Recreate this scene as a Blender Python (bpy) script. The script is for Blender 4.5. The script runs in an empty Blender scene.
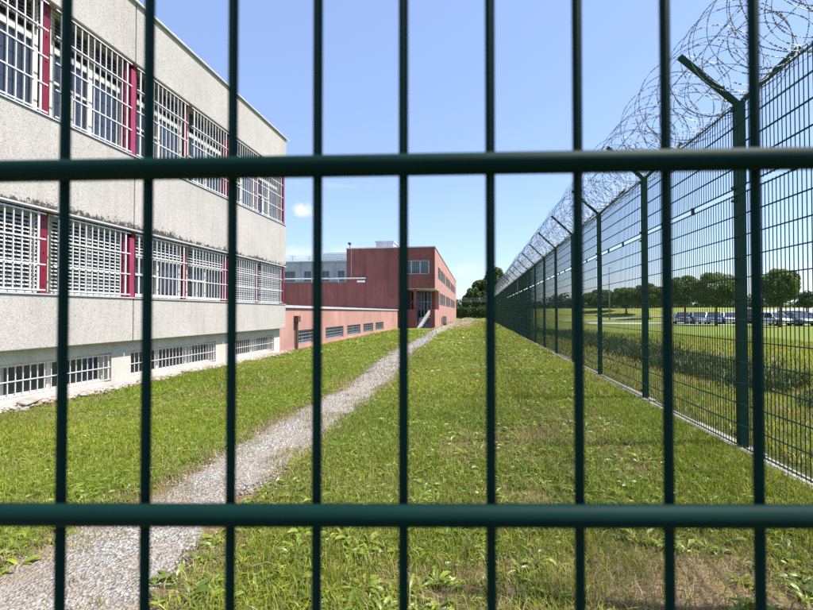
import bpy, bmesh, math, random
import numpy as np
from mathutils import Vector, Matrix
R = math.radians
rng = np.random.default_rng(7)
random.seed(7)
SC = bpy.context.scene
COL = SC.collection

# ------------------------------------------------------------------ camera
CAM_Z = 1.30
YAW = R(8.66)
PITCH = R(0.95)
cam_d = bpy.data.cameras.new('camera')
cam = bpy.data.objects.new('camera', cam_d)
COL.objects.link(cam)
cam.location = (0, 0, CAM_Z)
cam.rotation_euler = (R(90) + PITCH, 0, YAW)
cam_d.sensor_width = 36
cam_d.lens = 450.0 / 813.0 * 36
cam_d.clip_start = 0.02
cam_d.clip_end = 6000
cam_d.dof.use_dof = True
cam_d.dof.focus_distance = 9.0
cam_d.dof.aperture_fstop = 8.3
SC.camera = cam
FWD = Vector((-math.sin(YAW), math.cos(YAW), 0))
RGT = Vector((math.cos(YAW), math.sin(YAW), 0))

# ------------------------------------------------------------------ light
SUN_EL, SUN_AZ = R(60), R(86)           # azimuth clockwise from +Y
world = bpy.data.worlds.new('World')
SC.world = world
world.use_nodes = True
wn, wl = world.node_tree.nodes, world.node_tree.links
wn.clear()
w_out = wn.new('ShaderNodeOutputWorld')
w_bg = wn.new('ShaderNodeBackground')
w_bg.inputs['Strength'].default_value = 0.15
sky = wn.new('ShaderNodeTexSky')
sky.sky_type = 'NISHITA'
sky.sun_disc = False
sky.sun_elevation = SUN_EL
sky.sun_rotation = SUN_AZ
sky.altitude = 300
sky.air_density = 1.15
sky.dust_density = 0.7
sky.ozone_density = 4.5
tc = wn.new('ShaderNodeTexCoord')
nz = wn.new('ShaderNodeTexNoise')
nz.inputs['Scale'].default_value = 22
nz.inputs['Detail'].default_value = 8
nz.inputs['Roughness'].default_value = 0.6
wl.new(tc.outputs['Generated'], nz.inputs['Vector'])


def wmath(op, a, b=None, c=None, clamp=False):
    n = wn.new('ShaderNodeMath'); n.operation = op; n.use_clamp = clamp
    for i, v in enumerate((a, b, c)):
        if v is None: continue
        if isinstance(v, (int, float)): n.inputs[i].default_value = v
        else: wl.new(v, n.inputs[i])
    return n.outputs[0]


def cloud(az, el, sx, sz, gain, soft):
    """a puff of cloud in the direction az (deg from +Y, clockwise), el"""
    a, e = R(az), R(el)
    c = Vector((math.sin(a) * math.cos(e), math.cos(a) * math.cos(e), math.sin(e)))
    rt = Vector((math.cos(a), -math.sin(a), 0))
    d1 = wn.new('ShaderNodeVectorMath'); d1.operation = 'SUBTRACT'
    wl.new(tc.outputs['Generated'], d1.inputs[0]); d1.inputs[1].default_value = c
    dr = wn.new('ShaderNodeVectorMath'); dr.operation = 'DOT_PRODUCT'
    wl.new(d1.outputs[0], dr.inputs[0]); dr.inputs[1].default_value = rt
    du = wn.new('ShaderNodeSeparateXYZ'); wl.new(d1.outputs[0], du.inputs[0])
    x = wmath('DIVIDE', dr.outputs['Value'], sx)
    z = wmath('DIVIDE', du.outputs[2], sz)
    r = wmath('SQRT', wmath('ADD', wmath('MULTIPLY', x, x), wmath('MULTIPLY', z, z)))
    v = wmath('SUBTRACT', 1.0, r)
    v = wmath('ADD', v, wmath('MULTIPLY', wmath('SUBTRACT', nz.outputs[0], 0.5), 2.6))
    return wmath('MULTIPLY', wmath('MULTIPLY', v, 1.0 / soft, clamp=True), gain, clamp=True)


cl = [cloud(-21.8, 12.5, 0.030, 0.020, 0.85, 0.7), cloud(-22.5, 7.3, 0.10, 0.022, 0.6, 1.0),
      cloud(-16.2, 7.6, 0.05, 0.02, 0.6, 1.0), cloud(-2.5, 5.2, 0.10, 0.016, 0.4, 1.2),
      cloud(-17.5, 15.6, 0.09, 0.006, 0.25, 1.4), cloud(35, 3.0, 0.5, 0.03, 0.35, 1.4)]
tot = cl[0]
for c_ in cl[1:]:
    tot = wmath('MAXIMUM', tot, c_)
mx = wn.new('ShaderNodeMix'); mx.data_type = 'RGBA'
mx.inputs['B'].default_value = (3.6, 3.65, 3.75, 1)
wl.new(tot, mx.inputs['Factor'])
veil = wn.new('ShaderNodeMix'); veil.data_type = 'RGBA'      # thin even summer veil over the clear sky
veil.inputs['Factor'].default_value = 0.50
veil.inputs['B'].default_value = (1.30, 1.63, 2.78, 1)
wl.new(sky.outputs[0], veil.inputs['A'])
wl.new(veil.outputs['Result'], mx.inputs['A'])
wl.new(mx.outputs['Result'], w_bg.inputs['Color'])
wl.new(w_bg.outputs[0], w_out.inputs[0])

sun_d = bpy.data.lights.new('sun', 'SUN')
sun_d.energy = 4.8
sun_d.angle = R(0.53)
sun_d.color = (1.0, 0.95, 0.87)
sun = bpy.data.objects.new('sun', sun_d)
COL.objects.link(sun)
sdir = Vector((math.sin(SUN_AZ) * math.cos(SUN_EL), math.cos(SUN_AZ) * math.cos(SUN_EL), math.sin(SUN_EL)))
sun.rotation_euler = sdir.to_track_quat('Z', 'Y').to_euler()
sun.location = sdir * 40

SC.view_settings.view_transform = 'Standard'
SC.view_settings.look = 'None'
SC.view_settings.exposure = 1.0
SC.view_settings.gamma = 1.0
SC.view_settings.use_curve_mapping = False
SC.cycles.max_bounces = 6
SC.cycles.diffuse_bounces = 3
SC.cycles.glossy_bounces = 3
SC.cycles.transparent_max_bounces = 4
SC.cycles.use_adaptive_sampling = True
SC.cycles.use_denoising = False


# ------------------------------------------------------------------ helpers
def tag(o, label=None, cat=None, group=None, kind=None):
    if label: o['label'] = label
    if cat: o['category'] = cat
    if group: o['group'] = group
    if kind: o['kind'] = kind
    return o


def empty(name, loc=(0, 0, 0), rz=0.0, label=None, cat=None, group=None):
    o = bpy.data.objects.new(name, None)
    o.empty_display_size = 0.3
    COL.objects.link(o)
    o.location = loc
    o.rotation_euler = (0, 0, rz)
    return tag(o, label, cat, group)


def children_of(o):
    return [c for c in COL.objects if c.parent == o]


def copy_tree(o, parent=None):
    c = o.copy()
    COL.objects.link(c)
    c.parent = parent
    for ch in list(o.children):
        copy_tree(ch, c)
    return c


class MB:
    """collects polygons, builds them as ONE mesh object"""
    def __init__(s):
        s.v, s.f = [], []

    def add(s, vs, fs):
        b = len(s.v)
        s.v.extend([tuple(p) for p in vs])
        s.f.extend([tuple(b + i for i in f) for f in fs])
        return s

    def box(s, x0, x1, y0, y1, z0, z1):
        if x0 > x1: x0, x1 = x1, x0
        if y0 > y1: y0, y1 = y1, y0
        if z0 > z1: z0, z1 = z1, z0
        vs = [(x, y, z) for z in (z0, z1) for y in (y0, y1) for x in (x0, x1)]
        return s.add(vs, [(0, 2, 3, 1), (4, 5, 7, 6), (0, 1, 5, 4), (2, 6, 7, 3), (0, 4, 6, 2), (1, 3, 7, 5)])

    def tube(s, pts, r, n=8, caps=True, r1=None):
        pts = [Vector(p) for p in pts]
        m = len(pts)
        b = len(s.v)
        for i, p in enumerate(pts):
            t = (pts[min(i + 1, m - 1)] - pts[max(i - 1, 0)]).normalized()
            up = Vector((0, 0, 1)) if abs(t.z) < 0.95 else Vector((1, 0, 0))
            a = t.cross(up).normalized(); c = a.cross(t).normalized()
            rr = r if r1 is None else r + (r1 - r) * i / max(1, m - 1)
            for k in range(n):
                an = 2 * math.pi * (k + 0.5) / n
                s.v.append(tuple(p + a * (rr * math.cos(an)) + c * (rr * math.sin(an))))
        for i in range(m - 1):
            for k in range(n):
                k2 = (k + 1) % n
                s.f.append((b + i * n + k, b + (i + 1) * n + k, b + (i + 1) * n + k2, b + i * n + k2))
        if caps:
            s.f.append(tuple(b + k for k in range(n)))
            s.f.append(tuple(b + (m - 1) * n + k for k in reversed(range(n))))
        return s

    def build(s, name, mat, parent=None, smooth=False, loc=None, bevel=0):
        me = bpy.data.meshes.new(name)
        me.from_pydata(s.v, [], s.f)
        me.materials.append(mat)
        bm = bmesh.new(); bm.from_mesh(me)
        bmesh.ops.recalc_face_normals(bm, faces=bm.faces)
        bm.to_mesh(me); bm.free()
        if smooth:
            me.polygons.foreach_set('use_smooth', [True] * len(me.polygons))
        me.update()
        o = bpy.data.objects.new(name, me)
        COL.objects.link(o)
        o.parent = parent
        if loc: o.location = loc
        if bevel:
            bv = o.modifiers.new('bevel', 'BEVEL'); bv.width = bevel; bv.segments = 2; bv.limit_method = 'ANGLE'
        return o


def np_mesh(name, verts, faces_list, mat, cols=None, parent=None, smooth=False):
    """verts (N,3); faces_list = list of (M,k) int arrays; cols (N,3) -> point colour attribute 'col'"""
    me = bpy.data.meshes.new(name)
    me.vertices.add(len(verts))
    me.vertices.foreach_set('co', np.asarray(verts, np.float32).ravel())
    loops = np.concatenate([f.ravel() for f in faces_list]).astype(np.int32)
    counts = np.concatenate([np.full(len(f), f.shape[1], np.int32) for f in faces_list])
    starts = np.concatenate([[0], np.cumsum(counts)[:-1]]).astype(np.int32)
    me.loops.add(len(loops))
    me.loops.foreach_set('vertex_index', loops)
    me.polygons.add(len(counts))
    me.polygons.foreach_set('loop_start', starts)
    try:
        me.polygons.foreach_set('loop_total', counts)
    except Exception:
        pass
    if smooth:
        me.polygons.foreach_set('use_smooth', np.ones(len(counts), bool))
    if cols is not None:
        a = me.attributes.new('col', 'FLOAT_COLOR', 'POINT')
        c4 = np.ones((len(verts), 4), np.float32); c4[:, :3] = cols
        a.data.foreach_set('color', c4.ravel())
    me.update(calc_edges=True)
    me.validate()
    me.materials.append(mat)
    o = bpy.data.objects.new(name, me)
    COL.objects.link(o)
    o.parent = parent
    return o


_lat = rng.random((256, 256))
def vnoise(x, y, s=1.0, seed=0):
    x = np.asarray(x, float) / s + 37.3 * seed; y = np.asarray(y, float) / s + 11.9 * seed
    xi = np.floor(x).astype(int); yi = np.floor(y).astype(int)
    fx = x - xi; fy = y - yi
    fx = fx * fx * (3 - 2 * fx); fy = fy * fy * (3 - 2 * fy)
    g = lambda a, b: _lat[a % 256, b % 256]
    return (g(xi, yi) * (1 - fx) + g(xi + 1, yi) * fx) * (1 - fy) + (g(xi, yi + 1) * (1 - fx) + g(xi + 1, yi + 1) * fx) * fy


def fbm(x, y, s=1.0, seed=0, n=4):
    t = 0; a = 1; tot_ = 0
    for i in range(n):
        t = t + a * vnoise(x, y, s / 2 ** i, seed + i); tot_ += a; a *= 0.55
    return t / tot_


def sstep(a, b, x):
    t = np.clip((x - a) / (b - a), 0, 1)
    return t * t * (3 - 2 * t)


# ------------------------------------------------------------------ materials
def mat_new(name):
    m = bpy.data.materials.new(name); m.use_nodes = True
    nt = m.node_tree
    b = nt.nodes['Principled BSDF']
    return m, nt, b


def N(nt, t, **kw):
    n = nt.nodes.new('ShaderNode' + t)
    for k, v in kw.items():
        if k in n.inputs.keys(): n.inputs[k].default_value = v
        else: setattr(n, k, v)
    return n


def ramp(nt, fac, stops):
    r = nt.nodes.new('ShaderNodeValToRGB')
    e = r.color_ramp.elements
    while len(e) < len(stops): e.new(0.5)
    for i, (p, c) in enumerate(stops):
        e[i].position = p
        e[i].color = (c, c, c, 1) if isinstance(c, (int, float)) else (*c, 1)
    nt.links.new(fac, r.inputs[0])
    return r.outputs[0]


def mixc(nt, fac, a, b, blend='MIX'):
    m = nt.nodes.new('ShaderNodeMix'); m.data_type = 'RGBA'; m.blend_type = blend
    for k, v in (('Factor', fac), ('A', a), ('B', b)):
        if hasattr(v, 'links'): nt.links.new(v, m.inputs[k])
        elif isinstance(v, (int, float)): m.inputs[k].default_value = v
        else: m.inputs[k].default_value = (*v, 1)
    return m.outputs['Result']


def objcoord(nt, scale=(1, 1, 1)):
    t = nt.nodes.new('ShaderNodeTexCoord'); mp = nt.nodes.new('ShaderNodeMapping')
    mp.inputs['Scale'].default_value = scale
    nt.links.new(t.outputs['Object'], mp.inputs[0])
    return mp.outputs[0]


def noise(nt, vec, scale, detail=4, rough=0.55):
    n = nt.nodes.new('ShaderNodeTexNoise')
    n.inputs['Scale'].default_value = scale; n.inputs['Detail'].default_value = detail
    n.inputs['Roughness'].default_value = rough
    nt.links.new(vec, n.inputs['Vector'])
    return n.outputs[0]


def bump(nt, h, strength, dist, b):
    n = nt.nodes.new('ShaderNodeBump')
    n.inputs['Strength'].default_value = strength; n.inputs['Distance'].default_value = dist
    nt.links.new(h, n.inputs['Height']); nt.links.new(n.outputs[0], b.inputs['Normal'])


def simple(name, col, rough=0.6, metal=0.0, var=0.0, vscale=3.0, bmp=0.0, bscale=60, spec=0.5, coat=0.0):
    m, nt, b = mat_new(name)
    b.inputs['Roughness'].default_value = rough
    b.inputs['Metallic'].default_value = metal
    b.inputs['Specular IOR Level'].default_value = spec
    b.inputs['Coat Weight'].default_value = coat
    v = objcoord(nt)
    if var:
        n = noise(nt, v, vscale, 6, 0.6)
        lo = tuple(c * (1 - var) for c in col); hi = tuple(min(1, c * (1 + var)) for c in col)
        nt.links.new(ramp(nt, n, [(0.3, lo), (0.7, hi)]), b.inputs['Base Color'])
    else:
        b.inputs['Base Color'].default_value = (*col, 1)
    if bmp:
        bump(nt, noise(nt, v, bscale, 3), bmp, 0.01, b)
    return m


def make_concrete():
    m, nt, b = mat_new('exposed_aggregate')
    v = objcoord(nt)
    vo = N(nt, 'TexVoronoi'); vo.inputs['Scale'].default_value = 85; nt.links.new(v, vo.inputs['Vector'])
    sp = N(nt, 'SeparateColor'); nt.links.new(vo.outputs['Color'], sp.inputs[0])
    peb = ramp(nt, sp.outputs[0], [(0.0, (0.20, 0.178, 0.16)), (0.10, (0.375, 0.35, 0.322)), (0.6, (0.435, 0.41, 0.382)), (1.0, (0.52, 0.495, 0.465))])
    big = ramp(nt, noise(nt, v, 0.9, 6, 0.62), [(0.3, 0.86), (0.7, 1.06)])
    c = mixc(nt, 1.0, peb, big, 'MULTIPLY')
    # rain streaks: stretched vertically
    st = noise(nt, objcoord(nt, (1, 4.5, 0.35)), 2.2, 5, 0.65)
    c = mixc(nt, ramp(nt, st, [(0.50, 0.0), (0.78, 0.42)]), c, (0.26, 0.23, 0.19))
    # moss and soot along the lower lip of the first floor band, fraying upwards
    tcn = N(nt, 'TexCoord'); sx = N(nt, 'SeparateXYZ'); nt.links.new(tcn.outputs['Object'], sx.inputs[0])
    def mth(op, a, bb, clamp=False):
        n = N(nt, 'Math', operation=op, use_clamp=clamp)
        for i, q in enumerate((a, bb)):
            if hasattr(q, 'links'): nt.links.new(q, n.inputs[i])
            else: n.inputs[i].default_value = q
        return n.outputs[0]
    n1 = noise(nt, v, 9.0, 8, 0.85); n2 = noise(nt, v, 1.3, 2, 0.5)
    h = mth('SUBTRACT', sx.outputs[2], 2.80)                      # height over the lip
    lim = mth('MULTIPLY', mth('SUBTRACT', n1, 0.38), 0.72)
    lim = mth('MULTIPLY', lim, mth('MULTIPLY', n2, 2.0))
    on = mth('MULTIPLY', mth('MULTIPLY', mth('SUBTRACT', lim, h), 30.0, True), mth('GREATER_THAN', h, -0.02))
    c = mixc(nt, mth('MULTIPLY', on, 0.92), c, (0.035, 0.027, 0.015))
    nt.links.new(c, b.inputs['Base Color'])
    b.inputs['Roughness'].default_value = 0.9
    b.inputs['Specular IOR Level'].default_value = 0.2
    bump(nt, vo.outputs['Distance'], 0.22, 0.006, b)
    return m


def make_plaster(name, col, streak, dark=0.75):
    m, nt, b = mat_new(name)
    v = objcoord(nt)
    big = ramp(nt, noise(nt, v, 0.6, 7, 0.65), [(0.28, dark), (0.72, 1.12)])
    c = mixc(nt, 1.0, col, big, 'MULTIPLY')
    st = noise(nt, objcoord(nt, (1.6, 1.6, 0.12)), 2.0, 6, 0.7)
    c = mixc(nt, ramp(nt, st, [(0.42, 0.0), (0.68, 0.62)]), c, streak)
    nt.links.new(c, b.inputs['Base Color'])
    b.inputs['Roughness'].default_value = 0.88
    b.inputs['Specular IOR Level'].default_value = 0.25
    bump(nt, noise(nt, v, 45, 4), 0.25, 0.01, b)
    return m


def make_attr(name, rough=0.55, trans=0.35, spec=0.35, tint=(1, 1, 1)):
    """foliage: colour per leaf from the mesh, partly translucent"""
    m, nt, b = mat_new(name)
    a = N(nt, 'Attribute'); a.attribute_name = 'col'
    b.inputs['Roughness'].default_value = rough
    b.inputs['Specular IOR Level'].default_value = spec
    nt.links.new(a.outputs['Color'], b.inputs['Base Color'])
    if trans:
        tr = N(nt, 'BsdfTranslucent')
        yel = mixc(nt, 1.0, a.outputs['Color'], (1.25, 1.15, 0.45), 'MULTIPLY')
        nt.links.new(yel, tr.inputs['Color'])
        ms = N(nt, 'MixShader'); ms.inputs[0].default_value = trans
        nt.links.new(b.outputs[0], ms.inputs[1]); nt.links.new(tr.outputs[0], ms.inputs[2])
        nt.links.new(ms.outputs[0], nt.nodes['Material Output'].inputs[0])
    return m


def make_ground():
    m, nt, b = mat_new('meadow_soil')
    v = objcoord(nt)
    n1 = noise(nt, v, 0.55, 8, 0.6); n2 = noise(nt, v, 14, 8, 0.7); n3 = noise(nt, v, 90, 4, 0.7)
    green = ramp(nt, n2, [(0.3, (0.07, 0.10, 0.014)), (0.5, (0.135, 0.175, 0.024)), (0.72, (0.20, 0.225, 0.045))])
    dry = ramp(nt, n3, [(0.3, (0.10, 0.07, 0.04)), (0.55, (0.22, 0.17, 0.10)), (0.75, (0.34, 0.28, 0.17))])
    mk = ramp(nt, n1, [(0.56, 0.0), (0.72, 0.4)])
    c = mixc(nt, mk, green, dry)
    # plain soil close to the fence where real blades grow, plain turf further away
    a = N(nt, 'Attribute'); a.attribute_name = 'col'
    sp = N(nt, 'SeparateColor'); nt.links.new(a.outputs['Color'], sp.inputs[0])
    soil = ramp(nt, n3, [(0.25, (0.085, 0.055, 0.032)), (0.5, (0.20, 0.145, 0.09)), (0.75, (0.34, 0.265, 0.175))])
    turf = ramp(nt, n2, [(0.3, (0.028, 0.04, 0.010)), (0.55, (0.07, 0.09, 0.022)), (0.75, (0.15, 0.13, 0.06))])
    c = mixc(nt, sp.outputs[0], c, turf)
    c = mixc(nt, sp.outputs[1], c, soil)
    crop = ramp(nt, noise(nt, objcoord(nt, (1, 0.2, 1)), 0.5, 5), [(0.3, (0.15, 0.18, 0.03)), (0.7, (0.26, 0.27, 0.06))])
    c = mixc(nt, sp.outputs[2], c, crop)
    nt.links.new(c, b.inputs['Base Color'])
    b.inputs['Roughness'].default_value = 0.95
    b.inputs['Specular IOR Level'].default_value = 0.15
    bump(nt, n2, 0.7, 0.05, b)
    return m


def make_gravel():
    m, nt, b = mat_new('gravel_bed')
    v = objcoord(nt)
    vo = N(nt, 'TexVoronoi'); vo.inputs['Scale'].default_value = 80; nt.links.new(v, vo.inputs['Vector'])
    sp = N(nt, 'SeparateColor'); nt.links.new(vo.outputs['Color'], sp.inputs[0])
    c = ramp(nt, sp.outputs[0], [(0, (0.10, 0.09, 0.08)), (0.5, (0.26, 0.245, 0.225)), (1, (0.41, 0.395, 0.37))])
    n1 = noise(nt, v, 1.8, 6, 0.65)
    c = mixc(nt, ramp(nt, n1, [(0.42, 0.0), (0.60, 0.75)]), c, (0.27, 0.205, 0.15))
    nt.links.new(c, b.inputs['Base Color'])
    b.inputs['Roughness'].default_value = 0.9
    bump(nt, vo.outputs['Distance'], 0.9, 0.02, b)
    return m


M = {}
M['concrete'] = make_concrete()
M['render_white'] = make_plaster('painted_base_wall', (0.54, 0.52, 0.475), (0.42, 0.38, 0.30), 0.85)
M['pink'] = make_plaster('weathered_red_plaster_shaded', (0.235, 0.088, 0.077), (0.12, 0.043, 0.04))  # weathered red; shade of the sunless faces is darkened into the base colour
M['pink_pale'] = make_plaster('sunlit_salmon_plaster', (0.45, 0.255, 0.215), (0.34, 0.165, 0.135), 0.72)  # lit counterpart of the red, sunlit tone in the colour; annex shares it
M['grey_wall'] = make_plaster('pale_grey_plaster', (0.50, 0.50, 0.56), (0.36, 0.37, 0.42), 0.85)
M['green_near'] = simple('green_coated_wire', (0.003, 0.022, 0.018), 0.6, 0.0, 0.08, 12, spec=0.07)
M['green'] = simple('green_powder_coat', (0.005, 0.043, 0.026), 0.5, 0.0, 0.2, 8, spec=0.22)
M['galv'] = simple('galvanised_tape', (0.26, 0.27, 0.29), 0.58, 0.6, 0.35, 12)
M['clip'] = simple('bright_steel_clip', (0.62, 0.62, 0.62), 0.35, 0.6)
M['grille'] = simple('white_grille_paint', (0.58, 0.58, 0.60), 0.45, 0.0, 0.07, 6)
M['frame'] = simple('cream_window_frame', (0.66, 0.62, 0.52), 0.5, 0.0, 0.08, 4)
M['crimson'] = simple('crimson_enamel', (0.17, 0.007, 0.024), 0.42, 0.0, 0.18, 5)
M['rose'] = simple('rose_enamel', (0.27, 0.035, 0.08), 0.5, 0.0, 0.15, 4)  # paler red for the strip between the fins of wide posts
M['slat'] = simple('pale_blind_slats', (0.46, 0.46, 0.45), 0.55, 0.0, 0.1, 7)
M['brown_slat'] = simple('brown_blind_slats', (0.16, 0.13, 0.10), 0.55, 0.0, 0.2, 7)
M['curtain'] = simple('pale_curtain', (0.40, 0.38, 0.34), 0.9, 0.0, 0.2, 3)
M['dark'] = simple('dark_room', (0.015, 0.016, 0.02), 0.9)
M['coping'] = simple('dark_sheet_coping', (0.13, 0.125, 0.12), 0.45, 0.3, 0.2, 5)
M['pale_coping'] = simple('pale_sheet_coping', (0.55, 0.56, 0.57), 0.45, 0.2, 0.12, 5)
M['kerb'] = simple('cast_concrete_kerb', (0.27, 0.245, 0.205), 0.9, 0.0, 0.3, 7, 0.5, 60)
M['asphalt'] = simple('worn_asphalt', (0.30, 0.29, 0.27), 0.9, 0.0, 0.15, 2, 0.3, 60)
M['pale_gravel'] = simple('pale_gravel_road', (0.42, 0.40, 0.36), 0.9, 0.0, 0.15, 2, 0.3, 60)
M['steel_blue'] = simple('blue_grey_frames', (0.28, 0.32, 0.36), 0.5, 0.2)
M['bark'] = simple('bark', (0.12, 0.085, 0.055), 0.9, 0.0, 0.35, 14, 0.8, 30)
M['brown_pipe'] = simple('brown_pipe', (0.10, 0.06, 0.045), 0.5)
M['tyre'] = simple('tyre_rubber', (0.02, 0.02, 0.02), 0.85)
M['rim'] = simple('alloy_rim', (0.5, 0.5, 0.52), 0.3, 0.8)
M['plastic'] = simple('black_trim', (0.02, 0.02, 0.022), 0.55)
M['lampglass'] = simple('headlamp_glass', (0.75, 0.77, 0.8), 0.12, 0.3)
M['redglass'] = simple('tail_lamp_glass', (0.35, 0.01, 0.01), 0.2)
M['stairs'] = simple('stair_concrete', (0.28, 0.28, 0.29), 0.85, 0.0, 0.2, 3)
M['tarp'] = simple('pale_sign_plate', (0.7, 0.7, 0.7), 0.6)
g, nt, b = mat_new('window_glass')
b.inputs['Base Color'].default_value = (0.03, 0.038, 0.055, 1); b.inputs['Roughness'].default_value = 0.07
b.inputs['Specular IOR Level'].default_value = 0.9
bump(nt, noise(nt, objcoord(nt), 1.6, 2), 0.06, 0.05, b)
M['glass'] = g
M['leaf'] = make_attr('tree_leaf', 0.5, 0.3)
M['grass'] = make_attr('grass_blade', 0.5, 0.42, 0.3)
M['weed'] = make_attr('weed_leaf', 0.36, 0.38, 0.55)
M['stone'] = make_attr('loose_stone', 0.9, 0.0, 0.2)
M['ground'] = make_ground()
M['gravel'] = make_gravel()


# ------------------------------------------------------------------ ground
PATH = np.array([(-3, -1.5), (0, -1.75), (1.6, -1.88), (2.5, -1.95), (3.5, -1.93), (5, -2.00), (6.8, -1.93), (8.5, -1.96), (11, -2.14), (15.4, -2.45), (21, -2.4), (30, -2.6), (45, -2.5), (80, -2.2)])
def path_c(y): return np.interp(y, PATH[:, 0], PATH[:, 1])
def path_hw(y, side=0): return 0.33 + 0.05 * sstep(2.5, 3.5, y) * (1 - sstep(6, 9, y)) + 0.20 * (1 - sstep(2.1, 3.0, y)) + 0.18 * (fbm(y, y * 0 + side * 9.1, 1.2, 5) - 0.5) * 2 + 0.25 * sstep(20, 45, y)


def gh(x, y):
    x = np.asarray(x, float); y = np.asarray(y, float)
    h = (fbm(x, y, 1.7, 1) - 0.5) * 0.05 + (fbm(x, y, 0.35, 9, 2) - 0.5) * 0.018
    h = h - 0.02
    # rubble and earth heap by the far end of the path
    h = h + 0.55 * np.exp(-((x + 0.9) / 1.5) ** 2 - ((y - 60) / 14) ** 2) * (0.7 + 0.6 * fbm(x, y, 2.0, 3))
    # shallow ditch outside the fence
    h = h - 0.28 * np.exp(-((x - 5.6) / 1.0) ** 2)
    h = h - 0.15 * sstep(8, 16, x) * (1 - sstep(40, 60, x) * 0)
    # field bank beyond the car park
    h = h + 2.4 * sstep(66, 92, y * 0.75 + x * 0.55) * sstep(7, 16, x)
    h = h * (1 - sstep(300, 500, np.hypot(x, y)))
    return h


def bare(x, y):
    """0..1 how bare the soil is"""
    n = fbm(x, y, 1.1, 20)
    b0 = sstep(0.56, 0.70, n) * 0.75
    n2 = fbm(x, y, 0.5, 31)
    near = 1.3 * np.exp(-((x - 1.2) / 0.70) ** 2 - ((y - 2.15) / 0.6) ** 2)
    near2 = np.exp(-((x - 0.35) / 0.35) ** 2 - ((y - 3.4) / 0.3) ** 2) * 0.5
    pc = np.abs(x - path_c(y)) - 0.2 * (1 - sstep(2.1, 3.0, y))
    edge = (1 - sstep(0.30, 0.58, pc)) * 0.95
    heap = 1.1 * np.exp(-((x + 1.2) / 1.6) ** 2 - ((y - 52) / 14) ** 2)
    b0 = np.maximum(b0, heap)
    return np.clip(np.maximum.reduce([b0, (near + near2) * (0.55 + n2), edge * (0.5 + n2)]), 0, 1)


def axis(lo, hi, fine0, fine1, st):
    a = list(np.arange(fine0, fine1 + 1e-6, st))
    s = st; p = fine1
    while p < hi: s *= 1.22; p += s; a.append(min(p, hi))
    s = st; p = fine0; l = []
    while p > lo: s *= 1.22; p -= s; l.append(max(p, lo))
    return np.array(l[::-1] + a)


gx = axis(-2500, 2500, -7, 8, 0.12); gy = axis(-2500, 2500, -1.5, 16, 0.12)
GX, GY = np.meshgrid(gx, gy)
GZ = gh(GX, GY)
vv = np.stack([GX.ravel(), GY.ravel(), GZ.ravel()], 1)
nx, ny = len(gx), len(gy)
ii = (np.arange(ny - 1)[:, None] * nx + np.arange(nx - 1)[None]).ravel()
ff = np.stack([ii, ii + 1, ii + nx + 1, ii + nx], 1)
cx, cy = vv[:, 0], vv[:, 1]
inner = (1 - sstep(14, 30, cy)) * sstep(-9, -7, cx) * (1 - sstep(7, 12, cx))
cropm = sstep(62, 72, cy * 0.75 + cx * 0.55) * sstep(7, 12, cx)
cc = np.stack([inner, bare(cx, cy) * (1 - sstep(40, 70, cy)) * (1 - sstep(8, 12, cx)), cropm], 1)
tag(np_mesh('ground', vv, [ff], M['ground'], cc, smooth=True), kind='structure')

# gravel path: a strip just above the ground with ragged sides
ys = np.concatenate([np.arange(-1.5, 16, 0.06), np.arange(16, 62, 0.3)])
K = 9
pv = []
for j, y in enumerate(ys):
    l = path_c(y) - path_hw(y, 0) * (1 + 0.25 * (vnoise(y, 0, 0.13, 2) - 0.5)); r = path_c(y) + path_hw(y, 1) * (1 + 0.25 * (vnoise(y, 5, 0.13, 2) - 0.5))
    xs = l + (r - l) * np.arange(K) / (K - 1)
    zz = gh(xs, np.full(K, y)) + 0.014
    zz[0] -= 0.03; zz[-1] -= 0.03
    pv.append(np.stack([xs, np.full(K, y), zz], 1))
pv = np.concatenate(pv)
ii = (np.arange(len(ys) - 1)[:, None] * K + np.arange(K - 1)[None]).ravel()
tag(np_mesh('path', pv, [np.stack([ii, ii + 1, ii + K + 1, ii + K], 1)], M['gravel'], smooth=True), kind='structure')

# car park beyond the meadow
def far_sheet(name, corners, mat, dz, n=24):
    c = [Vector((*p, 0)) for p in corners]
    vs = []
    for i in range(n + 1):
        for j in range(n + 1):
            u, w = i / n, j / n
            p = c[0] * (1 - u) * (1 - w) + c[1] * u * (1 - w) + c[2] * u * w + c[3] * (1 - u) * w
            vs.append((p.x, p.y, float(gh(p.x, p.y)) + dz))
    ii = (np.arange(n)[:, None] * (n + 1) + np.arange(n)[None]).ravel()
    return tag(np_mesh(name, np.array(vs), [np.stack([ii, ii + n + 1, ii + n + 2, ii + 1], 1)], mat), kind='structure')


def W(px, d):
    """world XY of an image column px (813 wide) at depth d"""
    p = FWD * d + RGT * ((px - 406.5) / 450 * d)
    return p.x, p.y


far_sheet('car_park', [W(586, 66), W(1500, 40), W(1500, 54), W(560, 78)], M['asphalt'], 0.03, 60)
far_sheet('road', [W(590, 57), W(1500, 33.5), W(1500, 39.8), W(586, 65.8)], M['pale_gravel'], 0.035, 60)

# concrete edging slabs below the security fence
FX = 2.5
kb = MB()
y = -3.0
while y < 94:
    L = 1.24
    zj = random.uniform(-0.012, 0.012); xj = random.uniform(-0.015, 0.015)
    kb.box(FX - 0.045 + xj, FX + 0.12 + xj, y, y + L - 0.012, -0.15, 0.012 + zj)
    y += 1.26
o = kb.build('kerb', M['kerb'], bevel=0.008)
tag(o, kind='structure')

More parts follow.
